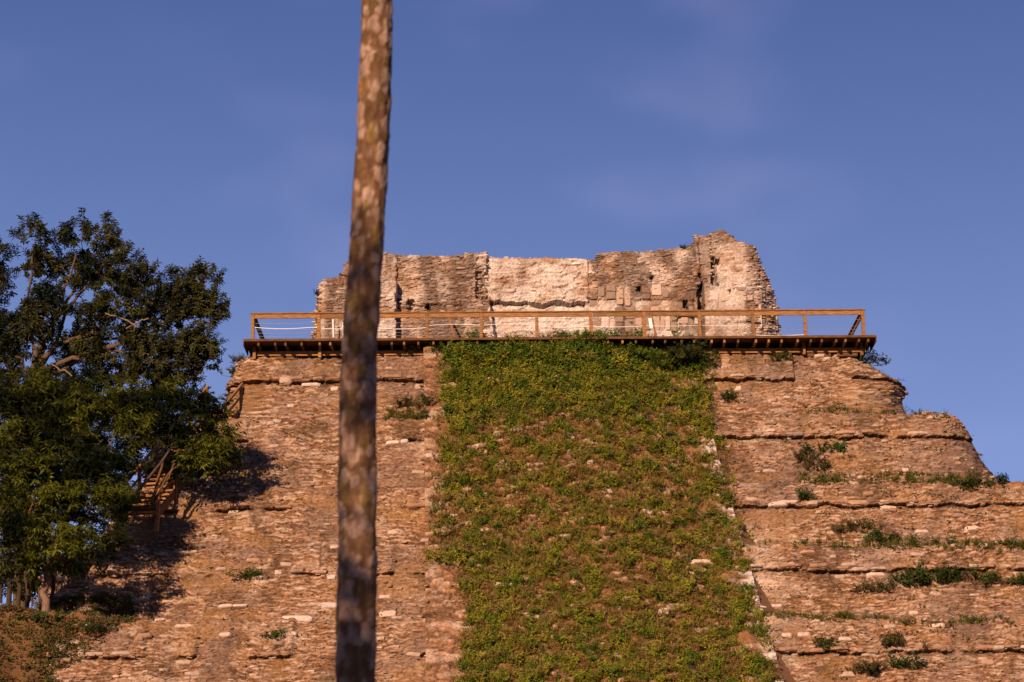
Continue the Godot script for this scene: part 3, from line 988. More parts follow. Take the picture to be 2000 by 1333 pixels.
		part(w, "wall_top", grid_mesh(bp, bc, nu, 5, true), mats.stone)
	temple_stones(tp, holders)

func temple_stones(tp: Node3D, holders: Array) -> void:
	make_stones()
	var count := 0
	var tries := 0
	while count < 215 and tries < 6000:
		tries += 1
		var sct: int = [0, 0, 1, 1, 2, 3, 3, 3, 4, 4][rng.randi() % 10]
		var hd: Array = holders[sct]
		var nu: int = hd[2]
		var q := rng.randi_range(8, nu - 9)
		var j := rng.randi_range(3, 108)
		var pos: Vector3 = hd[1][j * nu + q]
		var sp := seen_at(pos)
		if sp.y > 655.0 or sp.x > 1500.0: continue
		var w := rng.randf_range(0.11, 0.22)
		var h := rng.randf_range(0.045, 0.075)
		var own: Color = hd[5][j * nu + q]
		var col := (own * rng.randf_range(0.8, 1.3)).lerp(PALE, rng.randf() * 0.35)
		if sct >= 3 and sp.y > 566.0:
			continue
		elif sct == 2:
			w = rng.randf_range(0.18, 0.4)
			if sp.y > 570.0: continue
		elif sct == 1 and sp.y > 570.0 and rng.randf() < 0.5: continue
		var t := Transform3D(Basis(Vector3.BACK, rng.randf_range(-0.08, 0.08)) * Basis(Vector3.UP, rng.randf_range(-0.15, 0.15)), pos + Vector3(0, 0, -0.08)).scaled_local(Vector3(w, h, 0.11))
		put(hd[0], "stone", stone_shapes[rng.randi() % 9], stone_material(col), t)
		count += 1
	# upright dressed slabs in the lower right half, laid in two courses
	for course in [[562.0, 598.0, 1152.0, 1312.0], [600.0, 650.0, 1152.0, 1360.0], [568.0, 594.0, 1385.0, 1480.0], [598.0, 652.0, 1385.0, 1475.0]]:
		var px: float = course[2]
		while px < course[3]:
			var wpx := rng.randf_range(9.0, 25.0)
			var hd: Array = holders[3] if px < 1369.0 else holders[4]
			var nu: int = hd[2]
			var q := clampi(int((px + wpx * 0.5 - hd[4][0][0]) / 1.9), 1, nu - 2)
			var y0: float = course[0] + rng.randf_range(-6.0, 7.0)
			var pieces: int = [1, 1, 2, 2, 3][rng.randi() % 5]
			for piece in pieces:
				var y1: float = y0 + (course[1] - y0) / (pieces - piece) * (rng.randf_range(0.8, 1.15) if piece < pieces - 1 else rng.randf_range(0.85, 1.05))
				if rng.randf() < 0.9:
					var ht: float = at(px, y0, -94.6).y
					var lo: float = at(px, y1, -94.6).y
					var best: Vector3 = hd[1][q]
					for j in range(0, 128, 2):
						var p: Vector3 = hd[1][j * nu + q]
						if absf(p.y - (ht + lo) * 0.5) < absf(best.y - (ht + lo) * 0.5): best = p
					var own: Color = hd[5][(hd[1] as PackedVector3Array).find(best)]
					var col := (own * rng.randf_range(0.85, 1.15)).lerp(PALE, 0.25).lerp(GREY, pow(rng.randf(), 2.0) * 0.6).lerp(STAIN_AND_SHADE, rng.randf_range(0.3, 0.7) if rng.randf() < 0.25 else 0.0)
					var t := Transform3D(Basis(Vector3.BACK, rng.randf_range(-0.05, 0.05)) * Basis(Vector3.RIGHT, rng.randf_range(-0.05, 0.05)), Vector3(best.x, (ht + lo) * 0.5, best.z + rng.randf_range(-0.065, -0.025))).scaled_local(Vector3((wpx - rng.randf_range(0.3, 1.5)) * 0.0099, (ht - lo) * 0.5 - 0.006, 0.07))
					put(hd[0], "slab", slab_shapes[rng.randi() % 5], stone_material(col), t)
				y0 = y1
			px += wpx
	# the rest of the rubble face
	var where := []
	var tints := []
	while where.size() < 2600:
		var sct: int = [0, 1, 1, 3, 3, 3, 4, 4][rng.randi() % 8]
		var hd: Array = holders[sct]
		var nu: int = hd[2]
		var q := rng.randi_range(2, nu - 3)
		var j := rng.randi_range(0, 100)
		var pos: Vector3 = hd[1][j * nu + q]
		var sp := seen_at(pos)
		if sct >= 3 and sp.y > 566.0 and sp.x < 1455.0: continue
		if sp.x > 1400.0 and sp.x < 1455.0 and sp.y > 470.0 and rng.randf() < 0.8: continue
		var w := rng.randf_range(0.06, 0.14)
		where.append(Transform3D(Basis(Vector3.BACK, rng.randf_range(-0.2, 0.2)) * Basis(Vector3.UP, rng.randf_range(-0.3, 0.3)), pos + Vector3(0, 0, -0.05)).scaled_local(Vector3(w, rng.randf_range(0.026, 0.045), 0.085)))
		var own: Color = hd[5][j * nu + q]
		own = (own * rng.randf_range(0.7, 1.35)).lerp(PALE, pow(rng.randf(), 3.0) * 0.5)
		own.a = 1.0
		tints.append(own)
	tag(many(tp, "rubble_stones", stone_shapes[5], mats.stone, where, tints), "", "", "", "stuff")

# ------------------------------------------------------------------ viewing deck
func deck() -> void:
	var zf := -90.0
	var left := at(476, 664, zf)
	var right := at(1711, 657, zf)
	var top := at(1000, 659.5, zf).y
	var x0 := left.x
	var x1 := right.x
	var mid := (x0 + x1) / 2.0
	var dk := thing("viewing_deck", Vector3(mid, lip_h[0], -91.5), "long brown timber viewing deck with post and rail fence below the temple", "deck")
	var wood: Material = mats.wood
	for k in 22:
		box(dk, "deck_board", Vector3(mid, top - 0.018 - (k % 3) * 0.0015, zf - 0.095 - k * 0.165), Vector3(x1 - x0, 0.034, 0.15), mats.wood_worn)
	box(dk, "edge_board", Vector3(mid, top - 0.045, zf + 0.016), Vector3(x1 - x0 + 0.02, 0.095, 0.03), mats.wood_worn)
	for sd in [x0, x1]:
		box(dk, "edge_board", Vector3(sd + (0.012 if sd == x1 else -0.012), top - 0.13, zf - 0.80), Vector3(0.035, 0.24, 1.6), mats.wood_worn)
	var px := 505.0
	while px < 1705.0:
		var x := at(px, 670, zf).x
		box(dk, "joist", Vector3(x + rng.randf_range(-0.03, 0.03), top - 0.145, zf - 1.75), Vector3(0.085, 0.20, 3.35), mats.wood_worn if rng.randf() < 0.6 else wood)
		px += 28.5 if px < 1560.0 else 22.0
	for run in [[500, 835], [838, 1260], [1263, 1572], [1576, 1692]]:
		var a := at(run[0], 680, zf - 0.9).x
		var b := at(run[1], 680, zf - 0.9).x
		box(dk, "girder", Vector3((a + b) / 2, top - 0.345, zf - 0.95), Vector3(b - a, 0.19, 0.12), wood)
	for q in [[1600, 690, 46], [1655, 691, 40], [1530, 690, 34], [560, 693, 40], [705, 689, 40]]:
		var p := at(q[0], q[1], zf - 1.0)
		box(dk, "packing_block", Vector3(p.x, top - 0.52, zf - 1.05), Vector3(q[2] * 0.0198, 0.13, 0.2), mats.wood_worn)
	var posts := [493.0, 622.0, 728.0, 834.0, 940.0, 1048.5, 1154.5, 1258.5, 1367.0, 1471.5, 1573.5, 1687.0]
	var rail_top := at(1000, 608.0, zf).y
	for q in posts:
		var x := at(q, 632, zf).x
		var low := top - 0.55 if q > 500.0 and q < 1680.0 else top - 0.6
		box(dk, "post", Vector3(x, (rail_top - 0.05 + top - 0.02) / 2, zf - 0.09), Vector3(0.125, rail_top - 0.05 - top + 0.02, 0.125), wood)
		if q in [622.0, 834.0, 1258.5, 1367.0, 1573.5, 1687.0, 493.0]:
			box(dk, "post_foot", Vector3(x, (low + top - 0.05) / 2, zf - 0.80), Vector3(0.12, top - 0.05 - low, 0.12), wood)
	var ra := at(493, 612, zf).x - 0.08
	var rb := at(1687, 605, zf).x + 0.07
	box(dk, "handrail", Vector3((ra + rb) / 2, rail_top - 0.022, zf - 0.09), Vector3(rb - ra, 0.045, 0.19), wood)
	for k in posts.size() - 1:
		var a := at(posts[k], 615, zf).x + 0.066
		var b := at(posts[k + 1], 615, zf).x - 0.066
		box(dk, "rail_board", Vector3((a + b) / 2, rail_top - 0.135, zf - 0.07), Vector3(b - a, 0.17, 0.05), wood)
	for sd in [ra + 0.08, rb - 0.08]:
		box(dk, "handrail", Vector3(sd, rail_top - 0.0235, zf - 2.0), Vector3(0.17, 0.044, 3.6), wood)
		box(dk, "rail_board", Vector3(sd, rail_top - 0.135, zf - 2.0), Vector3(0.05, 0.17, 3.5), wood)
		box(dk, "post", Vector3(sd, (rail_top + top) / 2 - 0.03, zf - 3.75), Vector3(0.125, rail_top - top - 0.05, 0.125), wood)
	# rope and wires through the posts
	for q in [[0, 3, 0.50, 0.014, true, 0.06], [3, 5, 0.52, 0.012, true, -0.05], [5, 7, 0.46, 0.011, true, 0.04], [7, 9, 0.47, 0.008, true, 0.03], [9, 10, 0.06, 0.012, true, 0.03],
			[0, 11, 0.27, 0.006, false, 0.01], [0, 11, 0.66, 0.006, false, 0.01], [0, 11, 0.40, 0.005, false, 0.012], [0, 11, 0.14, 0.005, false, 0.01]]:
		var pts := PackedVector3Array()
		var rad := PackedFloat32Array()
		var a := at(posts[q[0]], 640, zf).x
		var b := at(posts[q[1]], 640, zf).x
		var n: int = (q[1] - q[0]) * 5 + 1
		for k in n:
			var f := float(k) / (n - 1)
			pts.append(Vector3(lerpf(a, b, f), top + q[2] - q[5] * absf(sin(f * PI * (q[1] - q[0]))) - (0.06 * f if q[4] and q[0] == 0 else 0.0), zf - 0.10 - (0.0 if q[4] else 0.02)))
			rad.append(q[3])
		var s := Shape.new()
		s.tube(pts, rad, 6, Color.WHITE)
		part(dk, "rope" if q[4] else "wire", s.mesh(), mats.rope if q[4] else mats.wire)

func beam(owner_: Node3D, called: String, a: Vector3, b: Vector3, w: float, h: float, mat: Material) -> MeshInstance3D:
	var z := (b - a).normalized()
	var x := Vector3.UP.cross(z).normalized()
	return box(owner_, called, (a + b) / 2, Vector3(w, h, a.distance_to(b)), mat, Basis(x, z.cross(x), z))

func wooden_stairs() -> void:
	# timber flight up the pyramid's left flank
	var foot := at(268, 1008, -84.2)
	var head := at(438, 802, -91.0)
	var st := thing("timber_staircase", foot, "brown timber staircase with handrail climbing the left flank behind the tree", "staircase")
	var run := head - foot
	var across := Vector3(run.z, 0, -run.x).normalized()
	if across.x < 0: across = -across
	var n := 26
	var flat := Vector3(run.x, 0, run.z).normalized()
	var turn := Basis(across, Vector3.UP, across.cross(Vector3.UP))
	for k in n:
		var p := foot + run * (k + 0.5) / n
		box(st, "tread", p, Vector3(1.35, 0.07, 0.27), mats.wood, turn)
	for sd in [-1.0, 1.0]:
		var o: Vector3 = across * sd * 0.72
		beam(st, "stringer", foot + o - Vector3(0, 0.06, 0), head + o - Vector3(0, 0.06, 0), 0.06, 0.28, mats.wood)
		beam(st, "handrail", foot + o * 1.02 + Vector3(0, 1.0, 0), head + o * 1.02 + Vector3(0, 1.0, 0), 0.10, 0.09, mats.wood)
		beam(st, "rail_board", foot + o * 1.02 + Vector3(0, 0.55, 0), head + o * 1.02 + Vector3(0, 0.55, 0), 0.04, 0.09, mats.wood)
		for k in 6:
			var p: Vector3 = foot + run * (0.02 + k * 0.192) + o
			box(st, "post", p + Vector3(0, 0.15, 0), Vector3(0.12, 1.75, 0.12), mats.wood, turn)

func small_things() -> void:
	var floor_h: float = at(1000, 659.5, -90).y
	var o := thing("wooden_prop", Vector3(at(885, 655, -92.5).x, floor_h, -92.5), "thin wooden prop leaning on the temple wall just left of the stairway", "prop")
	beam(o, "pole", at(888, 660, -92.0), at(875, 618, -93.9), 0.07, 0.07, mats.wood)
	beam(o, "foot", Vector3(o.position.x - 0.1, floor_h + 0.04, -92.0), Vector3(o.position.x + 0.25, floor_h + 0.04, -92.0), 0.08, 0.06, mats.wood)
	o = thing("notice_board", Vector3(at(1278, 655, -93).x, floor_h, -93), "small white notice tilted on a wooden stake behind the railing", "sign")
	beam(o, "stake", at(1282, 662, -93.0), at(1273, 615, -93.2), 0.06, 0.05, mats.wood)
	put(o, "panel", bevel_box(Vector3(0.13, 0.42, 0.02)), mats.paper, Transform3D(Basis(Vector3.BACK, 0.12), at(1271, 632, -93.0)))
	for q in [[650, 624, 655, "pale upright stake nearest the left end of the temple"], [669, 630, 655, "short pale stake just left of the blurred trunk"], [1361, 0, 0, ""]]:
		if q[1] == 0: continue
		o = thing("pale_stake", Vector3(at(q[0], q[2], -93.2).x, floor_h, -93.2), q[3], "stake", "pale stakes before the temple")
		beam(o, "shaft", at(q[0] + 1, q[2] + 5, -93.2), at(q[0], q[1], -93.2), 0.08, 0.05, mats.paper)
		beam(o, "foot_block", Vector3(o.position.x, floor_h + 0.06, -93.3), Vector3(o.position.x, floor_h + 0.06, -93.08), 0.16, 0.1, mats.wood_worn)

# ------------------------------------------------------------------ trees
func limb(s: Shape, a: Vector3, b: Vector3, ra: float, rb: float, col: Color, wob: float, sides := 6) -> void:
	var pts := PackedVector3Array()
	var rad := PackedFloat32Array()
	var n := 7
	var o := rng.randf() * 50.0
	for k in n:
		var f := float(k) / (n - 1)
		var w := sin(f * PI) * wob
		pts.append(a.lerp(b, f) + Vector3(n_line.get_noise_2d(o, f * 4.0), n_line.get_noise_2d(o + 9.0, f * 4.0) + 0.15, n_line.get_noise_2d(o + 20.0, f * 4.0)) * w)
		rad.append(lerpf(ra, rb, f))
	s.tube(pts, rad, sides, col)

func crown(o: Node3D, lobes: Array, per: float, kinds: Array, mat: Material, tint: Color, tint2: Color, size: float, gap := 0.0) -> void:
	# lobes: [centre, radius]; sprays sit through each lobe, thicker towards its outside
	var where := []
	var tints := []
	var twigs := Shape.new()
	for l in lobes:
		var cen: Vector3 = l[0]
		var r: float = l[1]
		var count := int(per * r * r)
		for k in count:
			var d := Vector3(rng.randfn(), rng.randfn() * 0.9, rng.randfn()).normalized()
			var f := pow(rng.randf(), 0.42)
			var p := cen + d * r * f * (0.85 + 0.35 * n_patch.get_noise_3dv(d * 2.2 + cen))
			if gap > 0.0 and n_patch.get_noise_3dv(p * 1.3) < gap - 0.32: continue
			var up := (d * 0.7 + Vector3(0, 0.55, 0) + Vector3(rng.randf_range(-.5, .5), rng.randf_range(-.3, .5), rng.randf_range(-.5, .5))).normalized()
			var x := up.cross(Vector3(rng.randfn(), rng.randfn(), rng.randfn())).normalized()
			where.append(Transform3D(Basis(x, up, x.cross(up)), p).scaled_local(Vector3.ONE * size * rng.randf_range(0.75, 1.25)))
			var t := clampf(0.5 + n_patch.get_noise_3dv(p * 0.8 + Vector3(40, 0, 0)) * 1.4 + rng.randf_range(-.2, .2), 0, 1)
			tints.append(tint.lerp(tint2, t))
			if k % 9 == 0:
				limb(twigs, cen, p, 0.022, 0.008, Color(0.16, 0.10, 0.065), 0.2, 3)
	tag(part(o, "twigs", twigs.mesh(), mats.bark), "", "", "", "stuff")
	for k in kinds.size():
		var w := []
		var t := []
		for q in range(k, where.size(), kinds.size()):
			w.append(where[q]); t.append(tints[q])
		tag(many(o, "crown", kinds[k], mat, w, t), "", "", "", "stuff")

func drooping_crown(o: Node3D, lobes: Array, per: float, tint: Color, tint2: Color) -> void:
	var where := []
	var tints := []
	var twigs := Shape.new()
	var sunny := at(290, 942, -85.2)      # a gap in the leaves through which the sun reaches the timber steps
	for l in lobes:
		var cen: Vector3 = l[0]
		var r: float = l[1]
		for k in int(per * r * r):
			var d := Vector3(rng.randfn(), rng.randfn(), rng.randfn()).normalized()
			var p := cen + d * r * pow(rng.randf(), 0.45) * (0.85 + 0.4 * n_patch.get_noise_3dv(d * 2.2 + cen))
			var aside := (p - sunny) - to_sun * (p - sunny).dot(to_sun)
			if aside.length() < 0.75 + 0.3 * n_patch.get_noise_3dv(p): continue
			if n_patch.get_noise_3dv(p * 1.2 + Vector3(0, 0, 30)) < -0.12 and d.z > -0.2: continue
			var flat := Vector3(d.x + rng.randf_range(-.7, .7), rng.randf_range(-0.5, 0.25), d.z + rng.randf_range(-.4, .9)).normalized()
			var x := Vector3.UP.cross(flat).normalized()
			where.append(Transform3D(Basis(x, flat.cross(x), flat), p).scaled_local(Vector3.ONE * rng.randf_range(0.75, 1.3)))
			var t := pow(clampf(0.42 + n_patch.get_noise_3dv(p * 0.9) * 1.9 + rng.randf_range(-.2, .2), 0, 1), 2.3)  # lit and shaded leaf clusters painted in through the tint
			tints.append(tint.lerp(tint2, t))
			if k % 10 == 0: limb(twigs, cen, p, 0.02, 0.006, Color(0.18, 0.12, 0.06), 0.2, 3)
	tag(part(o, "twigs", twigs.mesh(), mats.bark), "", "", "", "stuff")
	for k in leafs.drooping.size():
		var w := []
		var t := []
		for q in range(k, where.size(), 4):
			w.append(where[q]); t.append(tints[q])
		tag(many(o, "crown", leafs.drooping[k], mats.leaf, w, t), "", "", "", "stuff")

func px_lobes(list: Array, leaning := false) -> Array:
	var out := []
	for q in list:
		var p := at(q[0], q[1], -83.9 + (q[2] + 88.6) * 0.78 if leaning else q[2])
		out.append([p, q[3] * p.distance_to(EYE) / FOCAL])
	return out

func trees() -> void:
	var bark := Color(0.15, 0.10, 0.07)
	# --- tall dark tree beyond the left flank
	var base := Vector3(at(40, 1190, -95).x, 0, -95)
	base.y = mound_height(base.x, base.z) - 0.2
	var a := thing("broadleaf_tree", base, "tall dark evergreen tree with pale limbs standing behind the left flank of the pyramid", "tree")
	var fork := at(62, 745, -95.6)
	var s := Shape.new()
	limb(s, base, fork, 0.34, 0.24, bark, 0.5, 10)
	part(a, "trunk", s.mesh(), mats.bark)
	var lobes := px_lobes([[62, 462, -94, 36], [48, 520, -94.5, 34], [95, 500, -95, 40], [160, 470, -94, 44], [200, 465, -94.5, 34], [145, 540, -95, 45], [205, 540, -94, 50], [232, 500, -94, 30], [85, 600, -94, 46], [60, 640, -94, 46], [30, 655, -95, 40],
		[175, 610, -94, 50], [265, 560, -94, 42], [290, 525, -94.5, 22], [255, 610, -93.5, 52], [320, 600, -94, 42], [345, 565, -93.5, 38], [395, 555, -93, 34], [408, 600, -93, 34], [375, 620, -93.5, 50], [420, 625, -93, 22], [355, 680, -93.5, 58], [405, 690, -93, 32],
		[300, 690, -94, 60], [230, 690, -94.5, 52], [180, 690, -95, 50], [375, 735, -93.5, 36], [130, 680, -95.5, 42], [20, 700, -96, 40], [310, 750, -94.5, 50], [240, 740, -95, 50], [100, 740, -95.5, 45], [30, 760, -96, 50], [170, 760, -95, 50], [400, 660, -93, 36],
		[30, 830, -89, 60], [100, 830, -89, 60], [170, 840, -89, 60], [228, 815, -90, 46], [40, 900, -88.5, 60], [110, 900, -88.5, 60], [175, 900, -88.5, 50], [50, 960, -88, 55], [110, 970, -88, 50], [20, 1010, -87.5, 50], [50, 1050, -87.0, 40], [270, 815, -91, 46], [262, 890, -91.5, 44], [315, 875, -91.5, 46], [350, 925, -91, 36], [300, 930, -91.5, 40], [390, 880, -90.5, 30],
		[20, 1100, -86, 46], [62, 1105, -86, 40], [-12, 1130, -86, 44], [45, 1150, -85.5, 34], [75, 1165, -85, 26]])
	for q in [[150, 560, -94.5, 0.15], [255, 590, -94, 0.14], [370, 620, -93.4, 0.16], [85, 600, -94, 0.13], [300, 690, -93.8, 0.13], [205, 510, -94, 0.10], [20, 690, -95.5, 0.1], [62, 500, -94.2, 0.07], [395, 570, -93, 0.07], [150, 490, -94, 0.08]]:
		s = Shape.new()
		limb(s, fork + Vector3(0, rng.randf_range(-0.3, 0.4), 0), at(q[0], q[1], q[2]), q[3], 0.04, bark, 0.8, 7)
		part(a, "limb", s.mesh(), mats.bark)
	for q in [[270, 640, 205, 612, -92.6, 0.035], [290, 622, 246, 642, -92.6, 0.035], [140, 735, 100, 712, -92.6, 0.035]]:
		s = Shape.new()
		limb(s, at(q[0], q[1], q[4]), at(q[2], q[3], q[4] - 0.3), q[5], q[5] * 0.8, bark * 1.7, 0.15, 6)
		part(a, "limb", s.mesh(), mats.bark)
	crown(a, lobes, 170.0, leafs.broad, mats.leaf, Color(0.009, 0.012, 0.004), Color(0.048, 0.044, 0.010), 1.0, 0.20)
	# --- a further tree whose crown only reaches in from the left edge
	base = Vector3(at(-90, 1200, -97).x, 0, -97)
	base.y = mound_height(base.x, base.z) - 0.2
	var e := thing("edge_tree", base, "dark evergreen tree reaching in at the left edge beside the tall tree", "tree")
	s = Shape.new()
	limb(s, base, at(-70, 600, -97), 0.3, 0.14, bark, 0.5, 8)
	part(e, "trunk", s.mesh(), mats.bark)
	crown(e, px_lobes([[-12, 500, -96.5, 24], [-18, 570, -96.5, 36], [-50, 540, -97, 60], [-60, 620, -97, 70], [-20, 650, -97, 40], [-90, 480, -97, 60]]), 150.0, leafs.broad, mats.leaf, Color(0.011, 0.014, 0.006), Color(0.034, 0.03, 0.010), 1.0)
	# --- lighter tree leaning on the terraces
	base = at(88, 1208, -80.4)
	base.y = mound_height(base.x, base.z) - 0.12
	var b := thing("leaning_tree", base, "yellow green tree with drooping leaves and pale trunk growing against the terraces", "tree")
	var pale := Color(0.30, 0.20, 0.14)
	fork = at(84, 1085, -80.5)
	s = Shape.new()
	limb(s, base - Vector3(0, 0.4, 0), base + Vector3(0, 0.25, 0), 0.24, 0.145, pale * 0.8, 0.0, 10)
	limb(s, base + Vector3(0, 0.2, 0), fork, 0.145, 0.10, pale * 0.8, 0.25, 10)
	part(b, "trunk", s.mesh(), mats.bark)
	for q in [[20, 1185, 15, 1000, -82.5, 0.10, 0.07], [52, 1180, 45, 1040, -82, 0.08, 0.06], [102, 1185, 96, 1050, -81.0, 0.07, 0.05], [2, 1150, 8, 1040, -81.5, 0.06, 0.05], [110, 1180, 160, 1000, -83, 0.09, 0.07], [35, 1180, 28, 1020, -83.5, 0.09, 0.07]]:
		s = Shape.new()
		limb(s, at(q[0], q[1], q[4]) - Vector3(0, 0.5, 0), at(q[2], q[3], q[4]), q[5], q[6], pale * 0.25, 0.3, 7)
		part(b, "stem", s.mesh(), mats.bark)
	for q in [[62, 1185, 58, 1095, -80.7], [76, 1172, 70, 1105, -80.4], [42, 1100, 36, 1000, -80.9], [98, 1150, 92, 1070, -80.5], [30, 1130, 33, 1000, -81.2], [84, 1120, 80, 1010, -80.4]]:
		s = Shape.new()
		limb(s, at(q[0], q[1], q[4]), at(q[2], q[3] - 60, q[4]), 0.035, 0.05, Color(0.13, 0.085, 0.03), 0.2, 5)
		part(b, "hanging_vine", s.mesh(), mats.bark)
	lobes = px_lobes([[430, 850, -88.6, 30], [405, 810, -89, 40], [375, 790, -89, 36], [340, 775, -89, 30], [300, 800, -88.4, 46], [370, 850, -88, 46], [338, 838, -87.4, 42], [415, 885, -87.8, 36], [250, 790, -88, 50], [200, 800, -87.6, 50], [150, 790, -87.6, 50], [100, 790, -87.4, 50], [40, 790, -87.4, 55],
		[262, 838, -86.8, 42], [210, 860, -86, 55], [150, 850, -86, 55], [90, 850, -86, 55], [30, 860, -86, 55], [202, 920, -85, 40], [215, 960, -84, 36], [212, 1010, -83.0, 30], [215, 1060, -82.4, 30], [170, 1085, -81.6, 26], [200, 930, -84.6, 55], [140, 920, -84.4, 58], [80, 920, -84.4, 58], [20, 930, -84.4, 58],
		[225, 985, -83.4, 36], [175, 990, -83, 48], [120, 990, -82.6, 54], [60, 990, -82.4, 54], [10, 1000, -82.4, 50], [195, 1045, -82.2, 36], [150, 1060, -81.6, 36], [100, 1050, -81.4, 42], [45, 1035, -81.6, 36], [5, 1040, -81.8, 34], [120, 1085, -81.2, 22], [60, 770, -88, 60], [-20, 880, -86, 60], [-20, 980, -84, 60], [390, 905, -88.2, 40], [440, 900, -88.9, 22], [360, 915, -88.8, 36], [28, 1095, -82.8, 30], [132, 1115, -82.2, 24], [0, 1125, -82.8, 30], [60, 1105, -83.6, 26]], true)
	for q in [[200, 860, -86.4, 0.12], [100, 880, -85.6, 0.11], [400, 830, -88.8, 0.08], [150, 990, -82.8, 0.09], [40, 980, -82.6, 0.08], [200, 920, -85.2, 0.08]]:
		s = Shape.new()
		limb(s, fork, at(q[0], q[1], -83.9 + (q[2] + 88.6) * 0.78), q[3], 0.03, pale * 0.35, 0.8, 6)
		part(b, "limb", s.mesh(), mats.bark)
	drooping_crown(b, lobes, 190.0, Color(0.009, 0.013, 0.004), Color(0.098, 0.104, 0.012))
	# bare leaning branches by the staircase
	var d := thing("bare_sapling", at(300, 985, -83.2), "bare forked brown sapling standing in front of the timber steps", "sapling")
	for q in [[300, 985, 340, 905, 0.05], [296, 985, 318, 900, 0.07], [325, 940, 352, 902, 0.03]]:
		s = Shape.new()
		limb(s, at(q[0], q[1], -83.2), at(q[2], q[3], -83.4), q[4], q[4] * 0.6, Color(0.16, 0.085, 0.04), 0.1, 6)
		part(d, "stem", s.mesh(), mats.bark)
	# forest edge behind the viewpoint, whose crown keeps the low sun off the near trunk
	var at_trunk := at(706, 700, -17.0)
	var f := thing("forest_tree", Vector3(at_trunk.x + to_sun.x * 17.0, 0, -17.0 + to_sun.z * 17.0), "bushy forest tree beside the viewpoint", "tree")
	s = Shape.new()
	limb(s, f.position, f.position + Vector3(0, 9, 0), 0.3, 0.12, bark, 0.3, 8)
	part(f, "trunk", s.mesh(), mats.bark)
	lobes = []
	for k in 9:
		lobes.append([f.position + Vector3(rng.randf_range(-1.4, 1.4), 4.9 + k * 0.82, rng.randf_range(-1.4, 1.4)), 1.5])
	lobes.append([f.position + Vector3(0, 8.4, 0), 2.2]); lobes.append([f.position + Vector3(0, 10.4, 0), 1.8])
	crown(f, lobes, 6.0, leafs.broad, mats.leaf, Color(0.03, 0.035, 0.01), Color(0.06, 0.055, 0.015), 1.6)

func near_trunk() -> void:
	var lo := at(693, 1333, -17.0)
	var hi := at(730, 0, -17.0)
	var slope := (hi - lo) / (hi.y - lo.y)
	var foot := lo - slope * lo.y
	var t := thing("lichen_tree", foot, "out of focus slender tree trunk mottled with pale and ochre lichen in the foreground", "tree")
	var blot := cells(51, FastNoiseLite.RETURN_DISTANCE)
	blot.cellular_jitter = 1.0
	var which := cells(51, FastNoiseLite.RETURN_CELL_VALUE)
	which.cellular_jitter = 1.0
	var moss := noise(52, 1.0, 3)
	var nu := 57
	var nv := 760
	var p := PackedVector3Array(); p.resize(nu * nv)
	var c := PackedColorArray(); c.resize(nu * nv)
	for j in nv:
		var h := 12.5 * j / (nv - 1) - 0.3
		var centre := foot + slope * h
		centre.x += n_line.get_noise_1d(h * 0.35) * 0.045 + sin(h * 0.9) * 0.012
		var r := lerpf(0.148, 0.108, clampf((h - 2.0) / 8.0, -0.4, 1.2)) + 0.12 * exp(-maxf(h, 0.0) * 2.2)
		for q in nu:
			var a := TAU * q / (nu - 1)
			var dir := Vector3(cos(a), 0, sin(a))
			var n3 := Vector3(dir.x * 0.14, h * 0.85, dir.z * 0.14) * 11.0
			n3 += Vector3(moss.get_noise_3dv(n3 * 0.8), moss.get_noise_3dv(n3 * 0.8 + Vector3(9, 9, 9)), 0) * 0.5
			var bd := blot.get_noise_3dv(n3) + 1.0
			var bv := which.get_noise_3dv(n3)
			var m := moss.get_noise_3dv(Vector3(dir.x * 0.5, h * 1.1, dir.z * 0.5) * 2.2)
			var col := Color(0.23, 0.12, 0.066).lerp(Color(0.12, 0.064, 0.03), clampf(0.35 + m * 1.6, 0, 1))
			var lich := smoothstep(0.62 + bv * 0.12, 0.46 + bv * 0.12, bd)
			var tint := Color(0.40, 0.265, 0.20)
			if bv > 0.8: tint = Color(0.26, 0.165, 0.06)
			elif bv < -0.55: tint = Color(0.15, 0.09, 0.03)
			elif bv < -0.2: tint = Color(0.33, 0.21, 0.15)
			col = col.lerp(tint, lich * 0.85)
			if bv > 0.93: col = col.lerp(Color(0.6, 0.17, 0.01), smoothstep(0.3, 0.2, bd))
			col = col * (0.92 + 0.40 * moss.get_noise_3dv(n3 * 3.1) + 0.35 * m)
			col.a = 1.0
			var rr := r + lich * 0.006 + m * 0.008 + moss.get_noise_3dv(Vector3(dir.x, h * 1.5, dir.z) * 1.3) * 0.010
			p[j * nu + q] = centre + dir * rr
			c[j * nu + q] = col
	part(t, "trunk", grid_mesh(p, c, nu, nv, true), mats.bark)
	var top := foot + slope * 12.2
	var lobes := []
	for k in 7:
		var a := k * 0.9
		var tip := top + Vector3(cos(a) * 1.9, 1.2 + (k % 3) * 0.7, sin(a) * 1.9)
		var s := Shape.new()
		limb(s, top - slope * 0.3 * (k % 3), tip, 0.07, 0.03, Color(0.2, 0.12, 0.08), 0.3, 6)
		part(t, "limb", s.mesh(), mats.bark)
		lobes.append([tip, 1.1])
	crown(t, lobes, 60.0, leafs.broad, mats.leaf, Color(0.03, 0.036, 0.01), Color(0.07, 0.06, 0.016), 1.5)

# ------------------------------------------------------------------ plants on the stones
const GREEN_L := [[690, 884], [740, 878], [800, 872], [870, 866], [930, 862], [1000, 858], [1060, 845], [1095, 846], [1112, 900], [1150, 915], [1200, 922], [1260, 918], [1333, 905]]
const GREEN_R := [[690, 1362], [760, 1370], [800, 1392], [850, 1398], [930, 1418], [1000, 1436], [1060, 1456], [1100, 1452], [1150, 1462], [1200, 1478], [1260, 1492], [1333, 1512]]

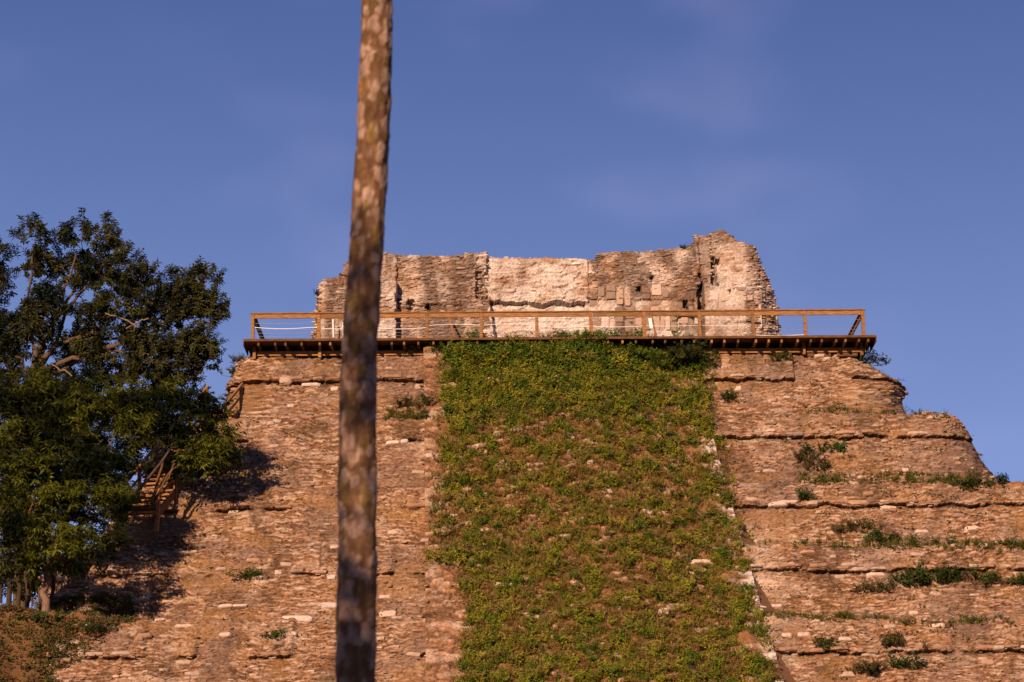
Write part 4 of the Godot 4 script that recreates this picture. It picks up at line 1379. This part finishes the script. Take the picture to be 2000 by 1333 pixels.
func plant(px: float, py_: float, size: float, upright := 0.5) -> Transform3D:
	var f := spot(px, py_)
	if f.is_empty(): return Transform3D(Basis(), Vector3(0, -100, 0))
	var pos: Vector3 = f[0]
	var up := Vector3.UP.lerp(Vector3(0, 0.5, 0.85), 1.0 - upright).normalized()
	var x := up.cross(Vector3(rng.randfn(), rng.randfn(), rng.randfn())).normalized()
	return Transform3D(Basis(x, up, x.cross(up)), pos + Vector3(rng.randf_range(-.08, .08), rng.randf_range(-.05, .05), rng.randf_range(-0.04, 0.04))).scaled_local(Vector3.ONE * size)

func stair_growth() -> void:
	var greens := [[], []]
	var dry := [[], []]
	var tries := 0
	while greens[0].size() < 17000 and tries < 90000:
		tries += 1
		var py_ := rng.randf_range(668, 1350)
		var l := follow(GREEN_L, py_)
		var r := follow(GREEN_R, py_)
		var px := rng.randf_range(l - 14, r + 12)
		var edge := minf(px - l, r - px) + n_patch.get_noise_2d(px * 0.03, py_ * 0.06) * 34.0
		var n := 0.8 * n_stain.get_noise_2d(px * 0.045, py_ * 0.10) + 0.7 * n_patch.get_noise_2d(px * 0.075, py_ * 0.17)
		var want := -0.09 - smoothstep(820.0, 900.0, py_) * 0.07 + smoothstep(850.0, 700.0, py_) * 0.6 + smoothstep(60.0, 10.0, absf(edge - 30.0)) * 0.12 + smoothstep(1230.0, 1330.0, py_) * 0.08
		if py_ < 692.0 and (px < 1090.0 or px > 1260.0) and rng.randf() < 0.8: continue
		if edge < 0.0 and rng.randf() < 0.6: continue
		if n + want < rng.randf_range(-0.10, 0.28): 
			if rng.randf() < 0.35:
				dry[0].append(plant(px, py_, rng.randf_range(0.35, 0.9), 0.3))
				dry[1].append(Color(0.21, 0.105, 0.03).lerp(Color(0.13, 0.09, 0.02), rng.randf()))
			continue
		var t := plant(px, py_, rng.randf_range(0.3, 0.9) * (1.4 if py_ < 725.0 else 1.0), rng.randf_range(0.2, 0.9))
		t.origin += Vector3(0, 0.5, 0.6) * pow(rng.randf(), 2.0) * 0.22
		if t.origin.y < 0.0: continue
		greens[0].append(t)
		var k := clampf(0.5 + n_stain.get_noise_2d(px * 0.08 + 60.0, py_ * 0.09) * 1.3 + rng.randf_range(-.35, .35) - smoothstep(760.0, 690.0, py_) * 0.3, 0, 1)
		greens[1].append(Color(0.056, 0.102, 0.008).lerp(Color(0.25, 0.225, 0.018), k).lerp(Color(0.19, 0.11, 0.03), 0.75 if rng.randf() < 0.10 + smoothstep(780.0, 950.0, py_) * 0.14 else 0.0))
	scatter(self, "creeper", [leafs.creeper[0], leafs.creeper[1], leafs.bush[0], leafs.creeper[2], leafs.tuft[0], leafs.creeper[3], leafs.bush[2]], mats.dull_leaf, greens[0], greens[1], "low green creeping plants matted over the fallen central stairway", "ground cover")
	scatter(self, "dry_creeper", [leafs.creeper[0], leafs.tuft[1], leafs.tuft[2], leafs.creeper[3]], mats.dull_leaf, dry[0], dry[1], "withered brown creeping plants among the green on the stairway", "ground cover")
	var g := [[], []]
	for q in [[1010, 802, 70, 26, 420], [950, 1085, 60, 30, 300], [880, 1090, 25, 20, 90], [1390, 735, 14, 60, 60], [1200, 790, 60, 40, 120]]:
		for k in q[4]:
			g[0].append(plant(q[0] + rng.randfn() * q[2] * 0.55, q[1] + rng.randfn() * q[3] * 0.5, rng.randf_range(0.5, 0.95), 0.5))
			g[1].append(Color(0.11, 0.125, 0.02).lerp(Color(0.15, 0.115, 0.03), rng.randf()))
	scatter(self, "stair_grass", leafs.tuft, mats.dull_leaf, g[0], g[1], "long fine grass in pale green patches on the stairway", "grass")
	# bushes crowding under the deck at the head of the stairway
	var spots := [[862, 682, 1.0], [905, 684, 1.2], [950, 680, 1.1], [990, 682, 1.3], [1030, 684, 1.4], [1075, 682, 1.1], [1115, 678, 1.5], [1150, 674, 1.5], [1190, 678, 1.4], [1230, 684, 1.2], [1270, 688, 1.0], [1325, 688, 1.2], [1352, 684, 1.5], [805, 690, 0.8], [1000, 696, 1.2], [1300, 700, 1.0]]
	var says := ["dark leafy bush under the deck at the left margin of the stairway", "green bush under the deck just right of the stairway's left margin", "low green bush under the deck at the fifth railing post", "round green bush below the deck right of the fifth railing post", "broad green bush below the deck left of the sixth railing post", "low bush below the deck right of the sixth railing post",
		"tall bush rising over the deck edge left of the seventh railing post", "tallest bush rising over the deck edge at the seventh railing post", "big green bush below the deck right of the seventh railing post", "green bush below the deck left of the eighth railing post", "small green bush below the deck right of the eighth railing post", "dark bush below the deck left of the ninth railing post", "large dark brownish bush below the deck at the ninth railing post", "small flat bush on the wall top right of the blurred trunk", "round bush in the second row under the fifth and sixth posts", "pale bush in the second row left of the ninth post"]
	for k in spots.size():
		var q: Array = spots[k]
		var f := at(q[0], q[1] + (12 if k in [6, 7, 8] else 20), -90.35)
		if k == 13: f = at(q[0], q[1] + 5, -91.0)
		bush(f, q[2], says[k], "bushes along the head of the stairway", Color(0.055, 0.095, 0.010).lerp(Color(0.14, 0.13, 0.018), 0.1 + 0.5 * rng.randf()) if k not in [0, 11, 12] else Color(0.045, 0.05, 0.012), 26)

func bush(where: Vector3, size: float, label: String, group: String, tint: Color, count: int, wide := 1.0) -> void:
	var o := thing("shrub", where, label, "shrub", group)
	var stem := Shape.new()
	var w := []
	var t := []
	for k in count:
		var p := Vector3(rng.randfn() * 0.24 * size * wide, absf(rng.randfn()) * 0.13 * size, rng.randfn() * 0.16 * size)
		var up := (Vector3(0, 1, 0.3) + Vector3(rng.randfn(), rng.randfn(), rng.randfn()) * 0.35).normalized()
		var x := up.cross(Vector3(rng.randfn(), rng.randfn(), rng.randfn())).normalized()
		w.append(Transform3D(Basis(x, up, x.cross(up)), where + p).scaled_local(Vector3.ONE * rng.randf_range(0.6, 1.1) * (0.6 + 0.35 * size)))
		var v := rng.randf_range(0.7, 1.35)
		t.append(Color(tint.r * v, tint.g * v, tint.b * v))
		if k % 3 == 0: limb(stem, where - Vector3(0, 0.05, 0.1), where + p, 0.012, 0.006, Color(0.16, 0.1, 0.05), 0.05, 3)
	tag(part(o, "stems", stem.mesh(), mats.bark), "", "", "", "stuff")
	tag(many(o, "foliage", leafs.bush[rng.randi() % 4], mats.leaf, w, t), "", "", "", "stuff")

func ledge_growth() -> void:
	# grass strips along the right-hand ledges
	for q in [["grass strip along the right ledge below the cluster of dark shrubs", [[1560, 938, 1.0], [1640, 940, 1.5], [1700, 937, 1.0], [1760, 938, 2.0], [1850, 941, 2.0], [1880, 946, 2.0], [1930, 950, 1.0], [1950, 948, 0.6]], 420, 5.0],
			["thick dark grass on the right ledge at about half the height of the wall", [[1480, 1066, 0.4], [1680, 1068, 0.8], [1740, 1064, 2.0], [1800, 1066, 2.2], [1850, 1068, 1.0], [1900, 1067, 2.0], [2010, 1070, 2.0]], 520, 5.5],
			["short grass on the lowest visible right ledge beside the pale stairway edge", [[1495, 1206, 1.4], [1565, 1207, 1.6], [1640, 1210, 0.7], [1720, 1212, 0.7], [1850, 1222, 0.6], [1880, 1218, 2.0], [1975, 1214, 1.6]], 330, 4.0],
			["sparse dry grass on the highest right ledge beneath the tall upper wall", [[1570, 803, 0.8], [1640, 803, 1.2], [1690, 806, 1.0], [1770, 810, 1.0], [1865, 818, 0.9]], 170, 3.0],
			["grass on the small ledge left of the stairway beside the blurred trunk", [[745, 818, 1.2], [838, 816, 2.0]], 150, 4.0]]:
		var w := []
		var t := []
		var pts: Array = q[1]
		var dens := []
		for z in pts: dens.append([z[0], z[2]])
		var n := 0
		while n < q[2]:
			var x := rng.randf_range(pts[0][0], pts[-1][0])
			n += 1
			if rng.randf() * 2.2 > follow(dens, x) + n_patch.get_noise_1d(x * 0.06) * 1.2: continue
			var f := plant(x, follow(pts, x) + rng.randfn() * q[3] * 0.7, rng.randf_range(0.3, 0.95), 0.7)
			if f.origin.y < 0.0: continue
			w.append(f)
			t.append(Color(0.055, 0.075, 0.010).lerp(Color(0.13, 0.10, 0.02), pow(rng.randf(), 1.5)))
		scatter(self, "ledge_grass", [leafs.tuft[0], leafs.creeper[0], leafs.tuft[1], leafs.bush[0], leafs.creeper[1], leafs.tuft[2]], mats.dull_leaf, w, t, q[0], "grass")
	# single shrubs
	var green := Color(0.042, 0.058, 0.010)
	var brown := Color(0.075, 0.060, 0.018)
	for q in [[1568, 905, 0.9, brown, "brownish shrub at the left of the dark shrub cluster on the second terrace"], [1592, 890, 0.8, green, "dark shrub at the top of the shrub cluster on the second terrace"], [1604, 920, 0.9, brown, "low shrub at the bottom of the shrub cluster on the second terrace"], [1633, 895, 0.75, Color(0.03, 0.075, 0.010), "bright green round shrub standing apart right of the dark cluster"],
			[1575, 983, 0.75, green, "small shrub hanging on the third terrace moulding"], [1680, 1040, 0.9, brown, "upright shrub above the half height grass ledge"], [1640, 1042, 0.7, brown, "small shrub left of the upright one above the half height ledge"], [1725, 1058, 1.0, green, "shrub in the dark grass of the half height ledge"],
			[1780, 1148, 1.2, green, "dense dark shrub in the left of the long shrub row on the fourth terrace"], [1830, 1142, 1.3, green, "tallest dense dark shrub of the long row on the fourth terrace"], [1865, 1140, 1.2, green, "dense dark shrub right of the tallest in the long row"], [1930, 1145, 1.0, green, "separate shrub at the right end of the long row"], [1990, 1150, 0.9, green, "shrub cut by the right picture edge on the fourth terrace"], [1715, 1160, 1.0, brown, "brownish shrub at the left end of the long row"],
			[1623, 1272, 1.0, green, "dark shrub near the bottom on the lowest moulding line"], [1755, 1265, 1.0, brown, "brown shrub near the bottom right of the moulding shrub"], [1760, 1315, 1.2, green, "shrub at the bottom edge on the right wall"], [1690, 1322, 1.1, brown, "low shrub at the bottom edge left of its neighbour"], [1900, 955, 1.2, Color(0.06, 0.07, 0.014), "spreading weed where the second ledge meets the right corner"],
			[1698, 690, 1.0, green, "dark grass bush under the right end of the deck"], [485, 1138, 0.8, green, "small upright green shrub alone on the left wall"], [535, 1248, 0.7, Color(0.06, 0.075, 0.012), "small shrub low on the left wall near the white stone"], [188, 1240, 0.8, Color(0.03, 0.04, 0.012), "dark shrub on the wall edge right of the pale tree base"], [458, 705, 0.6, brown, "dry weed on the left rim of the top terrace"], [447, 730, 0.6, green, "weed on the left rim of the top terrace below the dry weed"],
			[790, 800, 0.9, brown, "brown shrub on the small ledge left of the stairway"], [825, 795, 0.8, Color(0.08, 0.075, 0.016), "yellowish shrub on the small ledge touching the stairway margin"], [1420, 785, 0.7, green, "upright weed on the top right terrace near the stairway"], [1535, 710, 0.6, green, "small green weed high on the top right terrace"], [1965, 945, 0.8, Color(0.02, 0.03, 0.02), "dark sprig against the sky at the far right ledge"], [82, 1225, 0.9, Color(0.03, 0.05, 0.012), "dark leafy plant at the foot of the pale tree trunk"]]:
		var f := spot(q[0], q[1])
		if f.is_empty(): continue
		bush(f[0], q[2], q[4], "shrubs growing on the terraces", q[3], 12 if q[2] < 0.95 else 20, 1.15)
	# weeds on the temple
	for q in [[619, 572, "small green plant on the left end of the temple"], [1333, 481, "tiny dark weed on the temple's top edge"]]:
		var f := spot(q[0] + 4, q[1] + 4)
		if not f.is_empty(): bush(f[0] + Vector3(-0.05, -0.05, 0.05), 0.16, q[2], "weeds on the temple", Color(0.03, 0.035, 0.012), 4)
	# countless small weeds
	var w := []
	var t := []
	var tries := 0
	while w.size() < 420 and tries < 6000:
		tries += 1
		var px := rng.randf_range(1400, 2000) if rng.randf() < 0.72 else rng.randf_range(80, 850)
		var py_ := rng.randf_range(700, 1340)
		var n := n_patch.get_noise_2d(px * 0.02, py_ * 0.05)
		if n < rng.randf_range(-0.1, 0.45): continue
		var f := plant(px, py_, rng.randf_range(0.35, 0.9), 0.7)
		if f.origin.y < 0.0 or f.origin.z < -93.0: continue
		w.append(f)
		t.append(green.lerp(Color(0.12, 0.085, 0.02), rng.randf()))
	scatter(self, "wall_weeds", leafs.creeper, mats.dull_leaf, w, t, "small weeds rooted in the joints of the terrace walls", "weeds")
	# leaf litter and herbs on the mound
	w = []; t = []
	tries = 0
	while w.size() < 2200 and tries < 14000:
		tries += 1
		var px := rng.randf_range(-20, 260)
		var py_ := rng.randf_range(1170, 1345)
		if px > 80.0 + (1345.0 - py_) * 1.25 + n_patch.get_noise_2d(px * 0.04, py_ * 0.04) * 50.0: continue
		var f := plant(px, py_, rng.randf_range(0.4, 0.9), 0.5)
		if f.origin.y < 0.0: continue
		w.append(f)
		t.append([Color(0.05, 0.065, 0.010), Color(0.13, 0.05, 0.018), Color(0.15, 0.075, 0.03), Color(0.07, 0.08, 0.012), Color(0.04, 0.06, 0.010)][rng.randi() % 5])
	scatter(self, "leaf_litter", leafs.creeper, mats.dull_leaf, w, t, "red brown leaf litter and low herbs around the pale tree base", "leaf litter")
